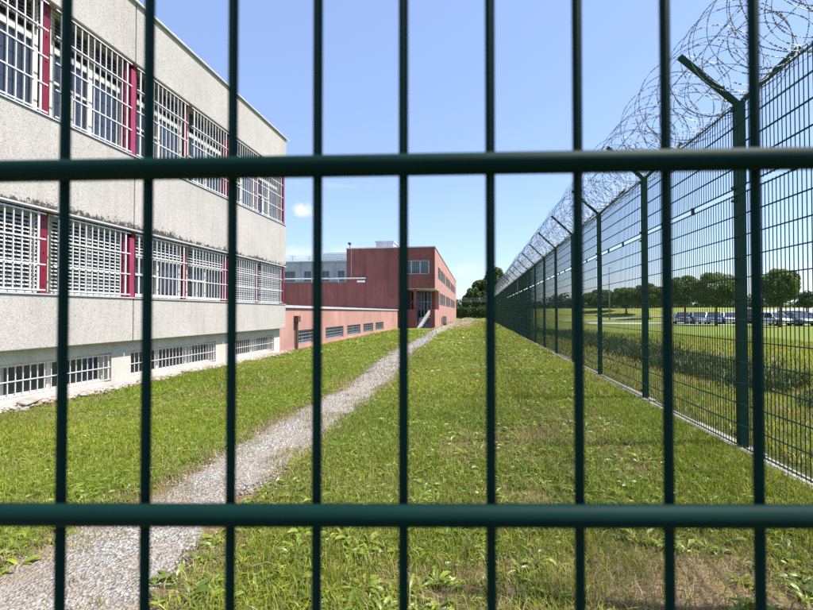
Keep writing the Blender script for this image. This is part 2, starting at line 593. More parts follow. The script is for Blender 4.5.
# ------------------------------------------------------------------ concrete block on the left
BX = -6.10           # face of the precast bands
PY0, PIT = 5.68, 1.615
K0, K1 = -5, 5
blk = empty('concrete_building', (-12, 6, 0), 0, 'long two storey building of pebbly concrete bands with barred windows and crimson posts', 'building')
def rel(o, par):
    o.location = o.location - par.location
    return o
YB0, YB1 = PY0 + PIT * K0 - 0.08, PY0 + PIT * K1 + 0.14
bands = [(5.84, 6.94), (2.80, 4.12), (0.79, 1.55)]
cuts = [YB0] + [PY0 + PIT * k for k in range(K0, K1 + 1) if k % 2 == 1 and k > K0 and k < K1] + [YB1]
for z0, z1 in bands:
    for a, b_ in zip(cuts[:-1], cuts[1:]):
        m = MB().box(BX - 0.5, BX, a + (0.009 if a != YB0 else 0), b_ - (0.009 if b_ != YB1 else 0), z0, z1)
        rel(m.build('wall_panel', M['concrete'], blk, bevel=0.012), blk)
m = MB()
for z0, z1 in bands:                                   # joint filler behind the panels
    m.box(BX - 0.48, BX - 0.03, YB0 + 0.02, YB1 - 0.02, z0 + 0.02, z1 - 0.02)
rel(m.build('joint_filler', M['coping'], blk), blk)
m = MB().box(-18, BX - 0.52, YB0, YB1 - 0.02, 0.7, 6.86)
rel(m.build('inner_wall', M['dark'], blk), blk)
for ya, yb in ((YB1 - 0.015, YB1 + 0.1), (YB0 - 0.1, YB0 - 0.002)):
    m = MB().box(-18, BX - 0.6, ya, yb, 0.0, 6.9)
    rel(m.build('end_wall', M['concrete'], blk), blk)
m = MB().box(-18.1, BX + 0.035, YB0 - 0.12, YB1 + 0.13, 6.955, 7.0)
rel(m.build('roof', M['coping'], blk), blk)
m = MB().box(BX - 0.2, BX + 0.05, YB0 - 0.12, YB1 + 0.14, 6.94, 6.953)
m.box(BX + 0.036, BX + 0.05, YB0 - 0.12, YB1 + 0.14, 6.956, 6.98)
rel(m.build('roof_trim', M['pale_coping'], blk), blk)
# drip lip under the middle band, window sills
m = MB().box(BX - 0.1, BX + 0.028, YB0, YB1, 2.772, 2.797)
rel(m.build('drip_lip', M['pale_coping'], blk), blk)
m = MB()
for z in (1.553, 4.123):
    m.box(BX - 0.4, BX + 0.02, YB0, YB1, z, z + 0.018)
rel(m.build('sill', M['pale_coping'], blk), blk)

# basement wall with openings
BWX = BX - 0.17
def img_y(px, X):
    xn = (px - 406.5) / 450
    zc = X / (xn * math.cos(YAW) - math.sin(YAW))
    return zc * (math.cos(YAW) + xn * math.sin(YAW))


bw = [(0.4, 3.55), (3.95, img_y(112, BWX)), (img_y(131, BWX), img_y(216, BWX)), (img_y(236, BWX), img_y(274, BWX))]
bz0, bz1 = 0.10, 0.60
m = MB()
edges = [YB0] + [e for w_ in bw for e in w_] + [YB1 - 0.06]
for i in range(0, len(edges), 2):
    m.box(BWX - 0.3, BWX, edges[i], edges[i + 1], -0.3, 0.787)
for a, b_ in bw:
    m.box(BWX - 0.3, BWX, a + 0.0005, b_ - 0.0005, -0.3, bz0); m.box(BWX - 0.3, BWX, a + 0.0005, b_ - 0.0005, bz1, 0.787)
m.box(-18, BWX - 0.31, YB0, YB1 - 0.06, -0.3, 0.69)
rel(m.build('base_wall', M['render_white'], blk), blk)


def grille_mesh(w, z0, z1, nb, levels, bar=0.010, rail=0.014, x=0.0, ext=0.0):
    m = MB()
    for i in range(nb):
        y = 0.03 + (w - 0.06) * i / (nb - 1)
        e = 0.008 if i in (0, nb - 1) else 0
        m.box(x - bar, x + bar, y - bar - e, y + bar + e, z0, z1)
    for z in levels:
        m.box(x + bar + 0.001, x + bar + 0.012, -ext, w + ext, z - rail, z + rail)
    return m


for a, b_ in bw:
    w = b_ - a
    fr = MB()
    xg = -0.20
    n = max(2, int(round(w / 1.0)))
    for i in range(n + 1):
        y = w * i / n
        fr.box(xg - 0.03, xg + 0.03, max(0.001, y - 0.03), min(w - 0.001, y + 0.03), bz0 + 0.051, bz1 - 0.051)
    fr.box(xg - 0.03, xg + 0.03, 0.001, w - 0.001, bz0 + 0.001, bz0 + 0.05); fr.box(xg - 0.03, xg + 0.03, 0.001, w - 0.001, bz1 - 0.05, bz1 - 0.001)
    win = fr.build('window', M['frame'], blk, loc=(BWX, a, 0)); rel(win, blk)
    gl = MB()
    for i in range(n):
        gl.box(xg - 0.02, xg - 0.012, w * i / n + 0.031, w * (i + 1) / n - 0.031, bz0 + 0.051, bz1 - 0.051)
    gl.build('glass', M['glass'], win)
    for i in range(n):                                  # a curtain edge behind some panes, as pale strips
        if (i * 7 + len(children_of(blk))) % 3 != 1:
            y0 = w * (i + random.choice((0.04, 0.55))) / n; cw = w / n * random.uniform(0.2, 0.4)
            MB().box(xg - 0.010, xg - 0.006, y0 + 0.03, y0 + cw, bz0 + 0.052, bz1 - 0.052).build('curtain', M['curtain'], win)
    grille_mesh(w, bz0 + 0.02, bz1 - 0.02, int(w / 0.105), [bz0 + 0.04, 0.35, bz1 - 0.04], 0.0062, 0.007, -0.035).build('grille', M['grille'], win)


def upper_window(z0, z1, style, nlev):
    """a window of one bay (origin at its left post, facing +X); frame > glass, blind, grille"""
    w = PIT
    a, b_ = 0.10, w - 0.10
    fr = MB()
    xg = -0.19
    H = z1 - z0
    fr.box(xg - 0.04, xg + 0.03, a, b_, z0 + 0.02, z0 + 0.08)
    fr.box(xg - 0.04, xg + 0.03, a, b_, z1 - 0.08, z1)
    mid = (a + b_) / 2
    zt = z0 + H * 0.66
    for y in (a + 0.03, mid, b_ - 0.03):
        fr.box(xg - 0.04, xg + 0.031, y - 0.035, y + 0.035, z0 + 0.081, z1 - 0.081)
    if style != 'closed':
        fr.box(xg - 0.035, xg + 0.025, a + 0.066, mid - 0.036, zt - 0.05, zt + 0.05); fr.box(xg - 0.035, xg + 0.025, mid + 0.036, b_ - 0.066, zt - 0.05, zt + 0.05)
        fr.box(xg - 0.03, xg + 0.02, a + 0.066, mid - 0.036, z0 + H * 0.36, z0 + H * 0.36 + 0.035)
        # a casement stile off centre, as in the photo
        fr.box(xg - 0.03, xg + 0.022, a + 0.36, a + 0.43, z0 + 0.081, z0 + H * 0.36 - 0.001)
    win = fr.build('window', M['frame'], blk)
    g_ = MB().box(xg - 0.02, xg - 0.012, a + 0.066, mid - 0.036, z0 + 0.081, z1 - 0.081)
    g_.box(xg - 0.02, xg - 0.012, mid + 0.036, b_ - 0.066, z0 + 0.081, z1 - 0.081)
    g_.build('glass', M['glass'], win)
    bl = MB()
    zb = {'closed': z0 + 0.03, 'half': z1 - H * 0.34, 'open': z1 - H * 0.24}[style]
    z = z1 - 0.03
    while z > zb + 0.03:
        t = 0.030 if style != 'open' else 0.026
        bl.add([(xg + 0.050, a + 0.01, z), (xg + 0.050, b_ - 0.01, z), (xg + 0.085, b_ - 0.01, z - t), (xg + 0.085, a + 0.01, z - t),
                (xg + 0.048, a + 0.01, z - 0.003), (xg + 0.048, b_ - 0.01, z - 0.003), (xg + 0.083, b_ - 0.01, z - t - 0.003), (xg + 0.083, a + 0.01, z - t - 0.003)],
               [(0, 1, 2, 3), (7, 6, 5, 4), (0, 4, 5, 1), (1, 5, 6, 2), (2, 6, 7, 3), (3, 7, 4, 0)])
        z -= 0.057
    bl.box(xg + 0.052, xg + 0.082, a + 0.01, b_ - 0.01, z - 0.02, z + 0.005)
    bl.build('blind', M['brown_slat'] if style == 'open' else M['slat'], win)
    g_ = grille_mesh(w - 0.26, z0 + 0.03, z1 - 0.03, 12, [z0 + 0.05 + (z1 - z0 - 0.10) * i / nlev for i in range(nlev + 1)], 0.0078, 0.0095, -0.035, 0.07)
    go = g_.build('grille', M['grille'], win, loc=(0, 0.13, 0))
    return win


protos = {('u', 'open'): upper_window(4.142, 5.838, 'open', 4), ('l', 'closed'): upper_window(1.573, 2.77, 'closed', 3),
          ('l', 'half'): upper_window(1.573, 2.77, 'half', 3)}
used = set()
def put_window(key, y):
    o = protos[key] if key not in used else copy_tree(protos[key], blk)
    used.add(key)
    o.parent = blk
    o.location = Vector((BX, y, 0)) - blk.location


for k in range(K0, K1):
    y = PY0 + PIT * k
    put_window(('u', 'open'), y)
    put_window(('l', 'half' if k in (1, 2, -3) else 'closed'), y)
for k in range(K0, K1 + 1):
    y = PY0 + PIT * k
    for z0, z1 in ((1.573, 2.77), (4.142, 5.838)):
        wide = (k % 2 == 1)
        yl = y - BX * 0
        m = MB()
        if k == K1:
            m.box(BX - 0.36, BX - 0.02, y - 0.06, y + 0.06, z0, z1)
        elif wide:
            m.box(BX - 0.34, BX - 0.10, y - 0.155, y - 0.055, z0, z1); m.box(BX - 0.34, BX - 0.10, y + 0.055, y + 0.155, z0, z1)
        else:
            m.box(BX - 0.34, BX - 0.12, y - 0.05, y + 0.05, z0, z1)
        for i in range(5):                              # bolt heads on the post face
            z = z0 + 0.12 + (z1 - z0 - 0.24) * i / 4
            for q in ((-0.1, 0.1) if wide else (0.0,)):
                if k != K1:
                    xx = BX - (0.10 if wide else 0.12)
                    m.box(xx - 0.003, xx + 0.012, y + q - 0.009, y + q + 0.009, z - 0.009, z + 0.009)
        p = m.build('post', M['crimson'], blk); rel(p, blk)
        if wide and k != K1:
            pm = MB().box(BX - 0.34, BX - 0.045, y - 0.053, y + 0.053, z0 + 0.001, z1 - 0.12)
            pl = pm.build('cover_strip', M['rose'], p)

# ------------------------------------------------------------------ low salmon annex
AX = -6.42
annex = empty('annex_building', (-10, 25, 0), 0, 'low salmon pink annex with a row of small barred windows and pale roof edge', 'building')
AY0, AY1 = YB1 - 0.05, 37.35
az0, az1 = 0.12, 0.64
aw = [(img_y(297, AX), img_y(314, AX)), (img_y(325.7, AX), img_y(343.5, AX)), (img_y(347.2, AX), img_y(360.5, AX)),
      (img_y(363.4, AX), img_y(373.2, AX)), (img_y(375.5, AX), img_y(383.5, AX))]
m = MB()
edges = [AY0] + [e for w_ in aw for e in w_] + [AY1]
for i in range(0, len(edges), 2):
    m.box(AX - 0.3, AX, edges[i], edges[i + 1], -0.4, 1.46)
for a, b_ in aw:
    m.box(AX - 0.3, AX, a + 0.0005, b_ - 0.0005, -0.4, az0); m.box(AX - 0.3, AX, a + 0.0005, b_ - 0.0005, az1, 1.46)
m.box(-17, AX - 0.31, AY0, AY1, -0.3, 1.45)
m.box(AX - 0.3, AX + 0.03, AY0, AY1, -0.3, 0.02)
rel(m.build('wall', M['pink_pale'], annex), annex)
m = MB().box(-17, AX + 0.06, AY0 + 0.1, AY1 - 0.02, 1.462, 1.55)
rel(m.build('roof', M['pale_coping'], annex), annex)
for a, b_ in aw:
    w = b_ - a
    fr = MB()
    for y0, y1, z0, z1 in ((0.001, w - 0.001, az0 + 0.001, az0 + 0.05), (0.001, w - 0.001, az1 - 0.05, az1 - 0.001), (0.001, 0.05, az0 + 0.051, az1 - 0.051), (w - 0.05, w - 0.001, az0 + 0.051, az1 - 0.051), (w / 2 - 0.025, w / 2 + 0.025, az0 + 0.051, az1 - 0.051)):
        fr.box(-0.2, -0.15, y0, y1, z0, z1)
    win = fr.build('window', M['steel_blue'], annex, loc=(AX, a, 0)); rel(win, annex)
    MB().box(-0.19, -0.18, 0.051, w / 2 - 0.026, az0 + 0.051, az1 - 0.051).box(-0.19, -0.18, w / 2 + 0.026, w - 0.051, az0 + 0.051, az1 - 0.051).build('glass', M['glass'], win)
    grille_mesh(w, az0 + 0.01, az1 - 0.01, max(5, int(w / 0.16)), [az0 + 0.05, 0.25, 0.38, 0.51, az1 - 0.05], 0.007, 0.009, -0.06).build('grille', M['steel_blue'], win)
yp = img_y(295, AX)
m = MB().tube([(AX + 0.08, yp, -0.05), (AX + 0.08, yp, 0.96)], 0.05, 10)
m.box(AX + 0.01, AX + 0.17, yp - 0.12, yp + 0.12, 0.96, 1.18)
rel(m.build('downpipe', M['brown_pipe'], annex), annex)

# ------------------------------------------------------------------ red building
RX, RY, RH = -3.3, 37.4, 6.75
RY1 = 80.0
red = empty('red_building', (-8, 55, 0), 0, 'dark red two storey building with open corner porch, stair and a lit pink side', 'building')
def red_x(px, Y=RY):
    xn = (px - 406.5) / 450
    zc = Y / (math.cos(YAW) + xn * math.sin(YAW))
    return zc * (xn * math.cos(YAW) - math.sin(YAW))
def red_z(py, px=420, Y=RY, hor=312.5):
    xn = (px - 406.5) / 450
    zc = Y / (math.cos(YAW) + xn * math.sin(YAW))
    return CAM_Z + (hor - py) / 450 * zc


xl = red_x(346.4); xs = red_x(366)
PYB = 41.6                                             # back of the porch
soff = red_z(288.5); par = red_z(309.5)
xo0 = red_x(404)                                       # left end of porch opening
wx0, wx1 = red_x(402), red_x(429.3)
wz1, wz0 = red_z(260), red_z(274)
m = MB()
T = 0.35
# front: upper storey round the window, porch below it
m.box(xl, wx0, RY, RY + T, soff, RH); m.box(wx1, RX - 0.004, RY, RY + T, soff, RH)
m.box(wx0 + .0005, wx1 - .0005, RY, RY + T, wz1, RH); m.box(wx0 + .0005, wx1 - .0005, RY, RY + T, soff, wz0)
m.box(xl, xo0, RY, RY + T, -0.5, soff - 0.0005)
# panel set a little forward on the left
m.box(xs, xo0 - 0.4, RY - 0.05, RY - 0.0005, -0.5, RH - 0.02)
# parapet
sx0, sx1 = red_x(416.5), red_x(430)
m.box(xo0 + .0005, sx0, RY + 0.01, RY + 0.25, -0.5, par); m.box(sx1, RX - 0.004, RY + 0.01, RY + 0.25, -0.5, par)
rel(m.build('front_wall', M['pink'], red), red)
# side: window rows
r1z0, r1z1, r2z0, r2z1 = 4.35, 5.45, 2.0, 3.15
# windows grouped; piers between
row1 = []; y = 40.6
while y < 76:
    row1.append((y, y + 2.9)); y += 3.35 if len(row1) % 3 else 4.3
row2 = [(a + 1.6 if i == 0 else a, b_) for i, (a, b_) in enumerate(row1)]
row2 = [r for r in row2 if r[0] > PYB + 0.3]
m = MB()
def wall_side(m, y0, y1, z0, z1, openings, oz0, oz1):
    es = [y0] + [e for w_ in openings for e in w_] + [y1]
    for i in range(0, len(es), 2):
        m.box(RX - T, RX, es[i], es[i + 1], z0, z1)
    for a, b_ in openings:
        m.box(RX - T, RX, a + .0005, b_ - .0005, z0, oz0); m.box(RX - T, RX, a + .0005, b_ - .0005, oz1, z1)
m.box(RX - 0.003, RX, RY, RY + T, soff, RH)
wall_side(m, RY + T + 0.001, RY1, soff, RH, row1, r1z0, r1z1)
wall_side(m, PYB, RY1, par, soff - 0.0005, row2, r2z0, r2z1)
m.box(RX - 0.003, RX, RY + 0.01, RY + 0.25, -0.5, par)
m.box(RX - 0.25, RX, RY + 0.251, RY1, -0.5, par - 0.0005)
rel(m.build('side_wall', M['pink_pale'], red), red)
m = MB().box(xl, RX - T - 0.001, RY + T + 0.001, RY1, soff, RH - 0.05)      # upper core = porch ceiling
m.box(xl, RX - T - 0.001, PYB + 0.22, RY1, -0.4, soff - 0.001)
rel(m.build('inner_wall', M['dark'], red), red)
# porch ceiling, back wall, column, stair
m = MB().box(xo0, RX - 0.001, RY + 0.0, PYB, soff - 0.03, soff - 0.002)
rel(m.build('porch_ceiling', M['render_white'], red), red)
bx0 = red_x(431, PYB)
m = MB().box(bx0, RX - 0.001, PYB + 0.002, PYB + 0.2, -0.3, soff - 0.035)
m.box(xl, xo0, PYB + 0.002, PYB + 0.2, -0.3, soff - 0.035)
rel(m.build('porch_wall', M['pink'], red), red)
m = MB().box(xo0, RX - 0.26, RY + 0.26 + 1.9, PYB, -0.4, 0.85)
rel(m.build('porch_floor', M['stairs'], red), red)
gz = MB()
n = 6
for i in range(n + 1):
    x = xo0 + (bx0 - xo0) * i / n
    gz.box(x - 0.04, x + 0.04, PYB - 0.0, PYB + 0.07, 0.86, soff - 0.04)
gz.box(xo0, bx0, PYB - 0.001, PYB + 0.06, 2.25, 2.33)
gl = gz.build('glazing_frame', M['steel_blue'], red); rel(gl, red)
MB().box(xo0, bx0, PYB + 0.08, PYB + 0.09, 0.86, soff - 0.04).build('glass', M['glass'], gl)
cxp = red_x(414.6)
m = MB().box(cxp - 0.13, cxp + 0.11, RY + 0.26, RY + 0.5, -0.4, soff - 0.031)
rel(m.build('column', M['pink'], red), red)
m = MB()
ns = 6
for i in range(ns):
    m.box(sx0, sx1, RY + 0.3 + 0.31 * i, RY + 0.26 + 1.9, -0.2 + 0.175 * i, -0.2 + 0.175 * (i + 1))
rel(m.build('stair', M['stairs'], red), red)
m = MB()                                               # sloping cheek of the stair, sunlit
m.add([(sx0 + 0.02, RY + 0.05, 0.0), (sx0 + 0.3, RY + 0.05, 0.0), (sx1 - 0.02, RY + 1.9, 1.5), (sx1 - 0.3, RY + 1.9, 1.5),
       (sx0 + 0.02, RY + 0.05, -0.12), (sx0 + 0.3, RY + 0.05, -0.12), (sx1 - 0.02, RY + 1.9, 1.38), (sx1 - 0.3, RY + 1.9, 1.38)],
      [(0, 1, 2, 3), (7, 6, 5, 4), (0, 4, 5, 1), (1, 5, 6, 2), (2, 6, 7, 3), (3, 7, 4, 0)])
rel(m.build('ramp_slab', M['stairs'], red), red)
m = MB().box(xl - 0.05, RX + 0.06, RY - 0.08, RY1 + 0.05, RH + 0.001, RH + 0.09)
rel(m.build('roof', M['pale_coping'], red), red)
rb0, rb1 = red_x(376, 44), red_x(393.3, 44)
m = MB().box(rb0, rb1, 44, 47, RH + 0.1, red_z(243, 385, 44) + 0.1)
m.box(rb0 - 0.1, rb1 + 0.1, 43.9, 47.1, red_z(243, 385, 44) + 0.101, red_z(243, 385, 44) + 0.2)
rel(m.build('roof_housing', M['grey_wall'], red), red)
def side_window(y0, y1, z0, z1):
    w = y1 - y0
    fr = MB(); n = 3
    for i in range(n + 1):
        y = 0.03 + (w - 0.06) * i / n
        fr.box(-0.16, -0.10, y - 0.028, y + 0.028, z0 + 0.051, z1 - 0.051)
    fr.box(-0.16, -0.10, 0.001, w - 0.001, z0 + 0.001, z0 + 0.05); fr.box(-0.16, -0.10, 0.001, w - 0.001, z1 - 0.05, z1 - 0.001)
    win = fr.build('window', M['steel_blue'], red, loc=(RX, y0, 0)); rel(win, red)
    MB().box(-0.15, -0.14, 0.03, w - 0.03, z0 + 0.03, z1 - 0.03).build('glass', M['glass'], win)
    grille_mesh(w, z0 + 0.02, z1 - 0.02, int(w / 0.17), [z0 + 0.2, (z0 + z1) / 2, z1 - 0.2], 0.009, 0.009, -0.05).build('grille', M['steel_blue'], win)
for a, b_ in row1: side_window(a, b_, r1z0, r1z1)
for a, b_ in row2: side_window(a, b_, r2z0, r2z1)
# front window with three panes
fr = MB()
w = wx1 - wx0
for i in range(4):
    x = wx0 + 0.05 + (w - 0.1) * i / 3
    fr.box(x - 0.05, x + 0.05, RY + 0.12, RY + 0.18, wz0 + 0.071, wz1 - 0.071)
fr.box(wx0 + 0.001, wx1 - 0.001, RY + 0.12, RY + 0.18, wz0 + 0.001, wz0 + 0.07); fr.box(wx0 + 0.001, wx1 - 0.001, RY + 0.12, RY + 0.18, wz1 - 0.07, wz1 - 0.001)
win = fr.build('window', M['pale_coping'], red); rel(win, red)
MB().box(wx0 + 0.03, wx1 - 0.03, RY + 0.19, RY + 0.2, wz0 + 0.03, wz1 - 0.03).build('glass', M['glass'], win)
gm = MB()
for i in range(13):
    x = wx0 + 0.1 + (w - 0.2) * i / 12
    gm.box(x - 0.012, x + 0.012, RY + 0.05, RY + 0.075, wz0 + 0.02, wz1 - 0.02)
gm.build('grille', M['steel_blue'], win)
m = MB().tube([(red_x(351.5), RY - 0.04, 4.3), (red_x(351.5), RY - 0.04, RH)], 0.022, 8)
rel(m.build('cable', M['grey_wall'], red), red)

low = empty('boundary_building', (-15, 38, 0), 0, 'dark red windowless wall block lower than the red building, pipe rail along its top', 'building')
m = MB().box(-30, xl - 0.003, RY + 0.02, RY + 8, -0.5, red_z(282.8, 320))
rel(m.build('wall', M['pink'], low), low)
m = MB().box(-30, xl - 0.004, RY - 0.01, RY + 8, red_z(282.8, 320) + 0.002, red_z(282.8, 320) + 0.07)
rel(m.build('roof', M['coping'], low), low)
zr = red_z(278.8, 320)
m = MB().tube([(-30, RY - 0.15, zr), (xs, RY - 0.15, zr)], 0.06, 8)
for x in (-28, -24, -20, -17, -14, -11.6):
    m.tube([(x, RY - 0.15, zr), (x, RY + 0.02, zr - 0.35)], 0.03, 6)
rel(m.build('pipe_rail', M['pale_coping'], low), low)
lx = red_x(362)
m = MB().box(lx - 0.35, lx + 0.28, RY - 0.36, RY - 0.06, zr - 0.36, zr - 0.2)
lf = m.build('flood_lamp', M['tarp']); tag(lf, 'small white wall lamp below the pipe rail on the red building', 'lamp')

# air conditioner by the porch
acy = img_y(443, RX)
ac = empty('air_conditioner', (RX + 0.3, 45.0, 0), 0, 'small grey outdoor cooling unit against the foot of the pink side wall', 'cooling unit')
MB().box(-0.2, 0.2, -0.45, 0.45, 0.2, 0.95).build('casing', M['stairs'], ac, bevel=0.02)
m = MB()
for i in range(9): m.box(0.203, 0.215, -0.38, 0.38, 0.28 + 0.07 * i, 0.30 + 0.07 * i)
m.build('vent_grille', M['plastic'], ac)
m = MB().box(-0.15, 0.15, -0.4, -0.34, -0.05, 0.199).box(-0.15, 0.15, 0.34, 0.4, -0.05, 0.199)
m.build('foot', M['plastic'], ac)

# ------------------------------------------------------------------ pale grey building behind
GY0 = 60.0
gb = empty('grey_building', (-22, 64, 0), 0, 'pale grey building with blue grey windows behind the dark red wall', 'building')
def gxp(px): return red_x(px, GY0)
def gzp(py, px=315): return red_z(py, px, GY0)
wins = [(270, 279), (284.5, 295), (304, 311), (322, 329.3), (337.7, 344.6), (352, 359)]
wz0g, wz1g = gzp(281.6), gzp(271.2)
gt = gzp(262.3)
m = MB()
es = [gxp(240)] + [gxp(e) for w_ in wins for e in w_] + [gxp(375)]
for i in range(0, len(es), 2): m.box(es[i], es[i + 1], GY0, GY0 + 0.4, -0.5, gt)
for a, b_ in wins:
    m.box(gxp(a) + .0005, gxp(b_) - .0005, GY0, GY0 + 0.4, -0.5, wz0g); m.box(gxp(a) + .0005, gxp(b_) - .0005, GY0, GY0 + 0.4, wz1g, gt)
m.box(gxp(240), gxp(375), GY0 + 0.41, GY0 + 12, -0.5, gt)
for px in (299.5, 315, 334, 349):
    m.box(gxp(px) - 0.09, gxp(px) + 0.09, GY0 - 0.12, GY0 - 0.001, 0, gt - 0.1)
rel(m.build('wall', M['grey_wall'], gb), gb)
m = MB().box(gxp(240) - 0.1, gxp(375) + 0.1, GY0 - 0.15, GY0 + 12.1, gt + 0.002, gt + 0.16)
rel(m.build('roof', M['pale_coping'], gb), gb)
for a, b_ in wins:
    x0, x1 = gxp(a), gxp(b_)
    fr = MB()
    for i in range(3):
        x = x0 + 0.04 + (x1 - x0 - 0.08) * i / 2
        fr.box(x - 0.03, x + 0.03, GY0 + 0.1, GY0 + 0.16, wz0g + 0.051, wz1g - 0.051)
    for z in (wz0g + 0.03, (wz0g + wz1g) / 2, wz1g - 0.03): fr.box(x0 + 0.001, x1 - 0.001, GY0 + 0.095, GY0 + 0.15, z - 0.025, z + 0.02)
    win = fr.build('window', M['steel_blue'], gb); rel(win, gb)
    MB().box(x0 + 0.03, x1 - 0.03, GY0 + 0.17, GY0 + 0.18, wz0g + 0.03, wz1g - 0.03).build('glass', M['glass'], win)
# roof cage on the right
cz = gzp(253.5)
m = MB()
x0, x1 = gxp(323.5), gxp(350)
n = 34
for i in range(n + 1):
    x = x0 + (x1 - x0) * i / n
    m.box(x - 0.015, x + 0.015, GY0 - 0.1, GY0 - 0.07, gt + 0.16, cz)
for i in range(6):
    z = gt + 0.2 + (cz - gt - 0.2) * i / 5
    m.box(x0, x1, GY0 - 0.065, GY0 - 0.03, z - 0.02, z + 0.02)
rel(m.build('roof_mesh', M['galv'], gb), gb)

# antennas as roof clutter
def antenna(px, py0, py1, label):
    o = empty('antenna', (gxp(px), GY0 + 1.0, gt + 0.16), 0, label, 'antenna')
    h = gzp(py0) - gt
    m = MB().tube([(0, 0, 0), (0, 0, h)], 0.03, 6)
    m.build('mast', M['galv'], o)
    m = MB()
    for i in range(4):
        m.tube([(-0.5 + 0.08 * i, 0, h * (0.95 - 0.16 * i)), (0.5 - 0.08 * i, 0.1, h * (0.95 - 0.16 * i))], 0.016, 5)
    m.build('crossbar', M['galv'], o)
antenna(289.5, 255.5, 262, 'thin roof antenna on the grey building beside the concrete block')
antenna(306.5, 256, 262, 'thin roof antenna on the grey building left of its roof cage')

# surveillance camera on the red building's corner
o = empty('security_camera', (red_x(349.5), RY + 0.1, RH + 0.09), 0, 'small dark surveillance camera on the left roof corner of the red building', 'camera')
MB().tube([(0, 0, 0), (0, 0, 0.28)], 0.03, 8).build('bracket', M['plastic'], o)
MB().box(-0.1, 0.1, -0.28, 0.12, 0.28, 0.45).build('housing', M['plastic'], o, bevel=0.02)

# ------------------------------------------------------------------ security fence (right)
PS = 2.505
P0 = 4.80
NK0, NK1 = -3, 35
fence = empty('security_fence', (FX, P0, 0), 0, 'tall dark green steel mesh fence with Y topped posts running down the right side', 'fence')


def panel_mesh(z0, levels, ztop, n=50):
    vs, fs = [], []
    m = MB()
    for i in range(n):
        y = 0.035 + 0.05 * i
        m.tube([(0, y, z0), (0, y, ztop)], 0.0037, 4, caps=False)
    for z in levels:
        for s in (-1, 1):
            m.tube([(s * 0.007, 0.0, z), (s * 0.0075, PS - 0.012, z)], 0.0043, 5, caps=True)
    return m


pl_low = panel_mesh(0.015, [0.03 + 0.2 * i for i in range(13)], 2.445).build('lower_panel', M['green'], fence)
pl_up = panel_mesh(2.485, [2.50 + 0.2 * i for i in range(5)], 3.325).build('upper_panel', M['green'], fence)
post_m = MB().box(0.012, 0.088, -0.04, 0.04, -0.3, 3.36)
for z in (0.12, 0.83, 1.63, 2.39, 2.52, 3.28):
    post_m.box(-0.016, 0.014, -0.032, 0.032, z - 0.011, z + 0.011)
post = post_m.build('fence_post', M['green'], fence, bevel=0.004)
arm_l = MB().add([(p[0], p[1], p[2]) for p in []], [])
def arm(sx):
    a = Vector((0.05 + sx * 0.02, 0, 3.35)); b2 = Vector((0.05 + sx * 0.53, 0, 3.35 + 0.50))
    d = (b2 - a).normalized(); n_ = Vector((-d.z, 0, d.x)) * 0.022
    t = Vector((0, 0.022, 0))
    vs = [a - n_ - t, a + n_ - t, a + n_ + t, a - n_ + t, b2 - n_ - t, b2 + n_ - t, b2 + n_ + t, b2 - n_ + t]
    return MB().add(vs, [(0, 1, 2, 3), (4, 5, 6, 7), (0, 1, 5, 4), (1, 2, 6, 5), (2, 3, 7, 6), (3, 0, 4, 7)])
arm(-1).build('arm', M['green'], post); arm(1).build('arm', M['green'], post)
for yy in (0.84, 1.68):
    MB().box(-0.014, 0.014, yy - 0.012, yy + 0.012, 2.425, 2.505).build('joining_clip', M['plastic'], pl_low)
for k in range(NK0, NK1 + 1):
    yy = PS * k
    p = post if k == NK0 else copy_tree(post, fence)
    p.location = (0, yy, 0)
    p.rotation_euler = (random.gauss(0, 0.0015), random.gauss(0, 0.002), 0)
    if k < NK1:
        a = pl_low if k == NK0 else copy_tree(pl_low, fence)
        b2 = pl_up if k == NK0 else copy_tree(pl_up, fence)
        a.location = (-0.0, yy + 0.005, 0); b2.location = (-0.0, yy + 0.005, 0)
        for q in (a, b2): q.rotation_euler = (random.gauss(0, 0.0008), random.gauss(0, 0.0012), 0)


